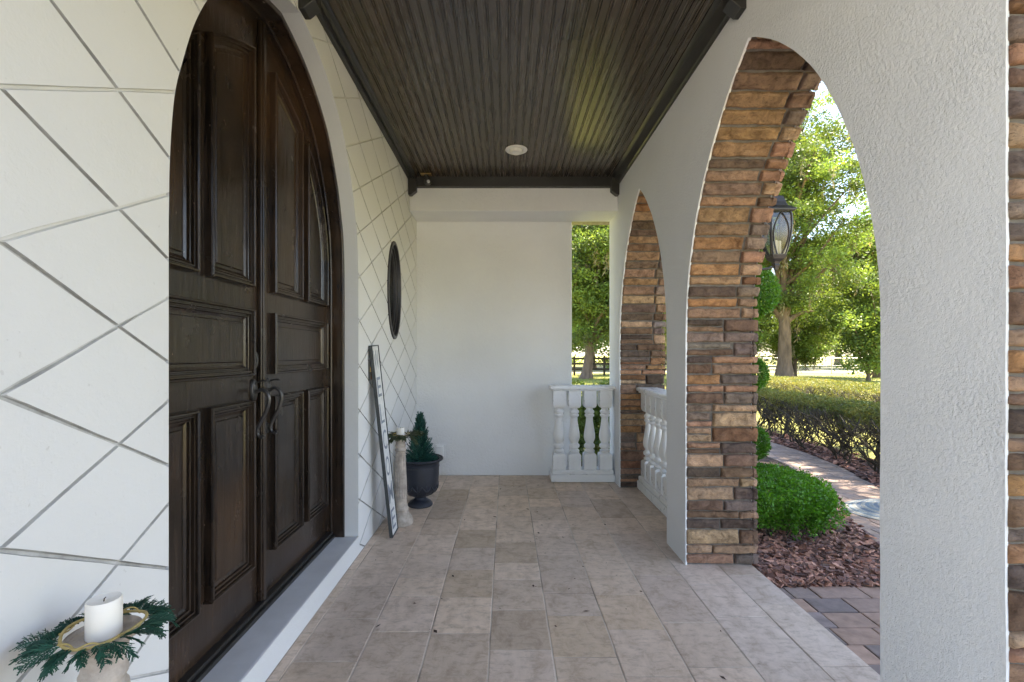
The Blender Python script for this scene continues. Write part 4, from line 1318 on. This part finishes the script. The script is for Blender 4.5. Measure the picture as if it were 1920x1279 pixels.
# ---- low green boxwood by the path
def boxwood():
    t = thing('boxwood_hedge', 'low bright green boxwood hedge beside the stone pier', 'hedge', (2.6, 4.6, ZG))
    # outline along its length
    def half(y): return interp([(3.70, .10), (3.80, .30), (4.0, .42), (4.5, .48), (4.9, .42), (5.2, .22)], y)
    def mid(y): return interp([(3.7, 2.32), (4.3, 2.40), (5.2, 2.36)], y)
    def top(y): return interp([(3.65, .19), (3.8, .26), (4.2, .285), (4.8, .285), (5.2, .2)], y)
    P = []; N = 0
    while N < 36000:
        y = 3.66 + 1.54 * rnd.random() ** 1.15; h = half(y); u = rnd.uniform(-1, 1); x = mid(y) + u * h
        n1 = noise.noise(Vector((x * 7, y * 7, 3))) * .025 + noise.noise(Vector((x * 18, y * 18, 3))) * .015
        zt = top(y) + n1 - .05 * abs(u) ** 4
        r_ = rnd.random()
        if r_ < .58: z = zt - abs(rnd.gauss(0, .022))
        else:
            z = rnd.uniform(ZG + .05 + .12 * rnd.random(), zt)
            e = rnd.choice((-1, 1)) * (1 - abs(rnd.gauss(0, .14))); lowk = .62 + .38 * min(1, (z - ZG) / .26)
            if rnd.random() < .75: x = mid(y) + e * h * lowk + noise.noise(Vector((y * 9, z * 9, 7))) * .03
            elif rnd.random() < .6: y = 3.70 + abs(rnd.gauss(0, .06)) + .10 * (1 - min(1, (z - ZG) / .26)); x = mid(y) + u * .36
        if z < ZG + .10 and noise.noise(Vector((x * 8, y * 8, z * 6))) > .0: continue
        P.append((x, y, z)); N += 1
    P = np.array(P); V, F = leaves(P, .021, .55, up=.55)
    T = tints(len(F), .7, 1.3, .15)
    np_mesh('foliage', V, F, M['leaf_box'], t, T)
    mb = MB()
    for _ in range(170):
        y = rnd.uniform(3.8, 5.1); x = mid(y) + rnd.uniform(-.7, .7) * half(y); q = Vector((x, y, ZG)); pts = [q]
        for k in range(5): q = q + Vector((rnd.uniform(-.035, .035), rnd.uniform(-.035, .035), .07)); pts.append(q)
        mb.tube(pts, [.006, .005, .005, .004, .003, .002], 5)
    mb.build('branches', M['stem'], t)
boxwood()

# ---- long clipped hedges on bare stems
def clipped_hedge(label, x_off, width, Y0, Y1, NL, zlo, nstem):
    t = thing('clipped_hedge', label, 'hedge', (4.7 + x_off, (Y0 + Y1) / 2, ZG), 'clipped hedges along the path')
    def front(y): return interp([(4.6, 4.55), (6, 4.62), (9, 4.85), (13.5, 4.9)], y) + x_off
    def back(y): return front(y) + width
    def top(x, y):
        u = (x - front(y)) / (back(y) - front(y)); return .60 + .11 * math.sin(PI * min(1, max(0, u)) ** .7) + interp([(4.6, .03), (7, .0), (13, -.02)], y) + noise.noise(Vector((x * 3, y * 3, 1))) * .03
    P = []; N = 0
    while N < NL:
        y = Y0 + (Y1 - Y0) * rnd.random() ** 1.3; f, b = front(y), back(y); u = rnd.random(); r_ = rnd.random()
        x = f + u * (b - f); zt = top(x, y)
        if r_ < .55: z = zt - abs(rnd.gauss(0, .035)) + noise.noise(Vector((x * 14, y * 14, 4))) * .03
        elif r_ < .87:
            z = rnd.uniform(zlo, .62) if rnd.random() < .95 else rnd.uniform(.0, zlo)
            e = abs(rnd.gauss(0, .08)); x = (f + e) if rnd.random() < .75 else (b - e)
            x += noise.noise(Vector((y * 5, z * 5, 2))) * .06 - .04 * math.sin((z - .2) / .4 * PI)
            if z < zlo + .12 and noise.noise(Vector((y * 6, z * 6, 9))) > -.05: continue
        else:
            z = rnd.uniform(zlo + .04, zt)
        P.append((x, y, z)); N += 1
    P = np.array(P); V, F = leaves(P, .030, .5, up=.35)
    np_mesh('foliage', V, F, M['leaf_hedge'], t, tints(len(F), .6, 1.35, .2))
    mb = MB()
    def stem(q, d, r, depth):
        pts = [q]; rr = [r]; n = rnd.randint(6, 9)
        for k in range(n):
            d = (d + Vector((rnd.gauss(0, .33), rnd.gauss(0, .36), .08))).normalized(); q = q + d * rnd.uniform(.045, .08)
            if q.z > .62: break
            pts.append(q); rr.append(r * (1 - .08 * (k + 1)))
            if depth and rnd.random() < .42:
                stem(q, (d + Vector((rnd.gauss(0, .6), rnd.gauss(0, .8), .1))).normalized(), r * .64, depth - 1)
        if len(pts) > 1: mb.tube(pts, rr, 5, cap=False)
    y = Y0
    while y < Y1:
        for row in (.08, .5):
            x = front(y) + row * width + rnd.uniform(-.1, .1)
            for _ in range(nstem):
                stem(Vector((x + rnd.uniform(-.05, .05), y + rnd.uniform(-.05, .05), ZG - .02)), Vector((rnd.gauss(0, .35), rnd.gauss(0, .5), 1)).normalized(), rnd.uniform(.010, .019), 3)
        y += rnd.uniform(.26, .42)
    mb.build('branches', M['stem'], t)
clipped_hedge('long clipped olive hedge with bare twisting stems bordering the brick path', 0, .9, 4.6, 13.5, 70000, .37, 2)
clipped_hedge('sunlit yellow topped clipped hedge running behind the hedge that borders the path', 2.7, 2.4, 7.0, 15.5, 90000, .12, 1)

# ---- pom pom topiary behind the pier
def topiary():
    cx, cy = 2.56, 4.95
    t = thing('topiary_tree', 'pom pom topiary with stacked green balls peeking out behind the pier', 'plant', (cx, cy, ZG))
    mb = MB(); mb.tube([(cx, cy, ZG), (cx + .02, cy, .9), (cx, cy, 2.2)], [.035, .028, .012], 10); mb.build('trunk', M['stem'], t)
    for z, r, n in ((2.04, .26, 10000), (1.19, .16, 5000), (.47, .17, 5000)):
        d = nrng.normal(size=(n, 3)); d /= np.linalg.norm(d, axis=1, keepdims=True)
        P = np.array([cx, cy, z]) + d * r * (1 - np.abs(nrng.normal(size=(n, 1))) * .13) * np.array([1, 1, 1.08])
        V, F = leaves(P, .026, .4, up=.5); np_mesh('foliage_ball', V, F, M['leaf_box'], t, tints(n, .55, 1.1))
topiary()

def shrub(label, c, r, n, size, mat, group, name='shrub', sq=1.0):
    t = thing(name, label, 'shrub', (c[0], c[1], ZG), group)
    d = nrng.normal(size=(n, 3)); d /= np.linalg.norm(d, axis=1, keepdims=True)
    f = np.array([1 + .22 * noise.noise(Vector(v) * 2.3 + Vector(c)) + .12 * noise.noise(Vector(v) * 6 + Vector(c)) for v in d])[:, None]
    P = np.array(c) + d * f * np.array(r) * nrng.uniform(.5, 1.02, size=(n, 1)) ** .6
    P = P[P[:, 2] > ZG]
    V, F = leaves(P, size, .5, up=.35); np_mesh('foliage', V, F, mat, t, tints(len(F), .6, 1.35))
    mb = MB()
    for _ in range(14):
        a = rnd.uniform(0, 2 * PI); e = Vector((c[0] + r[0] * .6 * math.cos(a), c[1] + r[1] * .6 * math.sin(a), c[2] + r[2] * rnd.uniform(0, .6)))
        b = Vector((c[0] + rnd.uniform(-.1, .1), c[1] + rnd.uniform(-.1, .1), ZG)); mb.tube([b, b.lerp(e, .5) + Vector((0, 0, .1)), e], [.018, .012, .004], 5)
    mb.build('branches', M['stem'], t)
    return t
shrub('leafy shrub right behind the far balustrade, left one', (.75, 6.75, .45), (.55, .5, .60), 9000, .055, M['leaf_light'], 'shrubs behind the balustrade')
shrub('leafy shrub right behind the far balustrade, right one', (1.65, 6.8, .44), (.6, .5, .58), 9000, .055, M['leaf_light'], 'shrubs behind the balustrade')

def door_mat():
    cx, cy = 3.86, 4.50
    t = thing('coiled_mat', 'blue and grey striped oval mat lying on the brick path', 'mat', (cx, cy, -.095))
    mb = MB(); n = 64; A_, B_ = .62, .40
    ks = np.linspace(0, 1, 34)
    rows = []; cols = []
    for i, k in enumerate(ks):
        zz = -.096 + .05 * (1 - k ** 3) + .004 * math.sin(i * PI) + (.004 if i % 2 else 0)
        zz = max(zz, -.09)
        rows.append([(cx + A_ * k * math.cos(2 * PI * j / n), cy + B_ * k * math.sin(2 * PI * j / n), zz) for j in range(n)])
    for i in range(len(rows) - 1):
        q = (i // 2) % 4
        c = [(.16, .20, .23), (.30, .31, .28), (.20, .25, .27), (.36, .35, .29)][q]
        mb.strip([rows[i], rows[i + 1]], c, closed=True)
    k = rows[-1]; mb.strip([k, [(a, b, -.0955) for a, b, c in k]], (.33, .29, .2), closed=True)
    mb.build('braid', simple('braided_cord', (1, 1, 1), .9, nscale=90, namt=.35, bscale=160, bdist=.004, tint=True), t)
door_mat()

# ---- fences far back
def fences():
    t = thing('rail_fence', 'dark wooden rail fence with four boards far behind the end opening', 'fence', (6, 34, -.14))
    m = MB()
    for z in (.32, .70, 1.08): m.box(.5, 11.5, 33.97, 34.02, z - .07, z + .07)
    m.build('rails', M['stem'], t)
    for k in range(6):
        m = MB(); x = .6 + k * 2.15; m.box(x - .07, x + .07, 34.021, 34.16, -.14, 1.25); m.build('post', M['stem'], t)
    t = thing('wire_fence', 'pale galvanised wire fence standing beyond the clipped hedge', 'fence', (22, 37, -.14))
    gal = simple('galvanised_steel', (.45, .46, .45), .5, .5)
    m = MB()
    for z in (1.10, .5, .02): m.tube([(12, 37, z), (34, 37, z)], .028, 6)
    m.build('rails', gal, t)
    m = MB(); x = 12
    while x < 34:
        m.tube([(x, 37, -.1), (x + 1.2, 37, 1.1)], .006, 3); m.tube([(x + 1.2, 37, -.1), (x, 37, 1.1)], .006, 3); x += .16
    m.build('mesh_wire', gal, t)
    for k in range(9):
        m = MB(); x = 12.4 + 2.6 * k; m.tube([(x, 37.02, -.14), (x, 37.02, 1.16)], .04, 8); m.build('post', gal, t)
fences()

# ---- trees
G = 'big trees beyond the lawn'
blob_tree('oak_tree', 'large tree with thick leaning trunk seen through the nearest open arch', 'tree', (16.4, 28, -.14), .46, (16.9, 28, 11.0), (4.3, 4.2, 9.0), 165, 120000, .15, .78, M['leaf_light'], G,
          lean=(-.5, 0), first=.28, limb=30, moss=140, zmin=1.7, hollow=.25, flat=.45, aspect=.42)
blob_tree('oak_tree', 'twin stemmed tree with sunlit trunk behind the rail fence in the end opening', 'tree', (4.95, 29.5, -.14), .36, (5.6, 29.0, 7.2), (3.6, 3.2, 5.8), 150, 110000, .16, .85, M['leaf_light'], G,
          first=.25, limb=16, moss=80, zmin=1.9, hollow=.2, flat=.5, aspect=.42)
blob_tree('oak_tree', 'half dry tree with brown twigs at the right edge of the arch', 'tree', (24.5, 31, -.14), .4, (23.6, 31, 6.6), (3.6, 3.4, 4.0), 75, 42000, .16, .8, M['leaf_light'], G,
          first=.25, limb=16, moss=20, dry=70, zmin=1.4, hollow=.25, flat=.45, aspect=.42)
blob_tree('oak_tree', 'pale moss hung tree standing left of the big leaning trunk', 'tree', (15.0, 35, -.14), .4, (14.2, 35, 8.0), (3.6, 3.0, 6.0), 80, 48000, .17, .9, M['leaf_light'], G, first=.2, limb=12, moss=260, zmin=1.6, hollow=.2, flat=.45)
blob_tree('young_tree', 'bushy yellow green young tree at the wire fence near the right arch edge', 'tree', (20.6, 27, -.14), .12, (20.9, 27, 2.9), (2.0, 1.8, 2.9), 60, 26000, .14, .6, M['leaf_light'], None, first=.1, limb=14, zmin=.1, hollow=.2, flat=.6)
blob_tree('young_tree', 'low leafy young tree just right of the big leaning trunk', 'tree', (18.6, 30.5, -.14), .11, (18.7, 30.5, 2.5), (1.7, 1.5, 2.3), 45, 22000, .14, .55, M['leaf_light'], None, first=.1, limb=12, moss=30, zmin=.3, hollow=.2, flat=.6)
blob_tree('young_tree', 'bright leafy young tree partly hidden behind the pier left of the big trunk', 'tree', (15.1, 30, -.14), .11, (15.0, 30, 2.8), (1.5, 1.5, 2.6), 45, 20000, .14, .55, M['leaf_light'], None, first=.1, limb=12, moss=60, zmin=.2, hollow=.2, flat=.6)
# overhanging shade trees standing in the yard on the right
blob_tree('shade_tree', 'tall shade tree in the yard to the right of the porch', 'tree', (8.8, 3.4, -.14), .2, (6.1, 3.6, 9.4), (3.0, 5.6, 1.6), 200, 95000, .18, .70, M['leaf_mid'], 'shade trees over the walk', first=.55, limb=18, zmin=7.8)
blob_tree('shade_tree', 'second tall shade tree standing farther along the yard on the right', 'tree', (12.2, 8.6, -.14), .22, (9.6, 8.8, 10.6), (2.6, 4.4, 1.8), 80, 20000, .16, .62, M['leaf_mid'], 'shade trees over the walk', first=.55, limb=16, zmin=9.0)
# wood in the distance: individual trees, then one mass
proto = blob_tree('woodland_tree', 'broad leafy tree in the wood behind the fences', 'tree', (0, 52, -.14), .4, (0, 52, 6.2), (4.6, 3.6, 6.0), 80, 42000, .25, 1.15, M['leaf_light'], 'trees of the far wood', first=.2, limb=10, moss=60, zmin=.6, hollow=.15, flat=.45)
spots = [(-4, 50, .9), (2.2, 46, 1.0), (8.5, 47, 1.15), (13, 53, 1.2), (18.5, 62, 1.0), (25, 60, 1.05), (31, 61, 1.2), (36.5, 58, 1.0), (29, 46, .62), (42, 60, 1.25), (22, 66, 1.2), (12.5, 44, .9), (37, 49, .9), (6, 58, 1.3)]
for i, (x, y, s) in enumerate(spots):
    o = proto if i == 0 else proto.copy()
    if i:
        COL.objects.link(o)
        for ch in proto.children:
            c = ch.copy(); COL.objects.link(c); c.parent = o
            if ch.name.startswith('crown'): c.material_slots  # shared mesh
    o.location = (x, y, -.14); o.scale = (s, s, s); o.rotation_euler = (0, 0, rnd.uniform(0, 6.28))
def grass():
    n = 60000
    y = 7 + 26 * nrng.random(n) ** 1.6; x = nrng.uniform(.08, .9, n) * y
    ok = ~((x < 8.4) & (y < 16.5)); x, y = x[ok], y[ok]; n = len(x)
    P = np.stack([x, y, np.full(n, -.14)], 1)
    V, F = leaves(P, .085, .14, up=2.2)
    o = np_mesh('grass', V, F, M['grass'], None, tints(n, .7, 1.3)); tag(o, 'sunlit grass of the lawn', 'grass', kind='stuff')
    n = 26000
    y = nrng.uniform(5, 14, n); x = nrng.uniform(6.9, 10.5, n); P = np.stack([x, y, np.full(n, -.14)], 1)
    V, F = leaves(P, .08, .14, up=2.2)
grass()
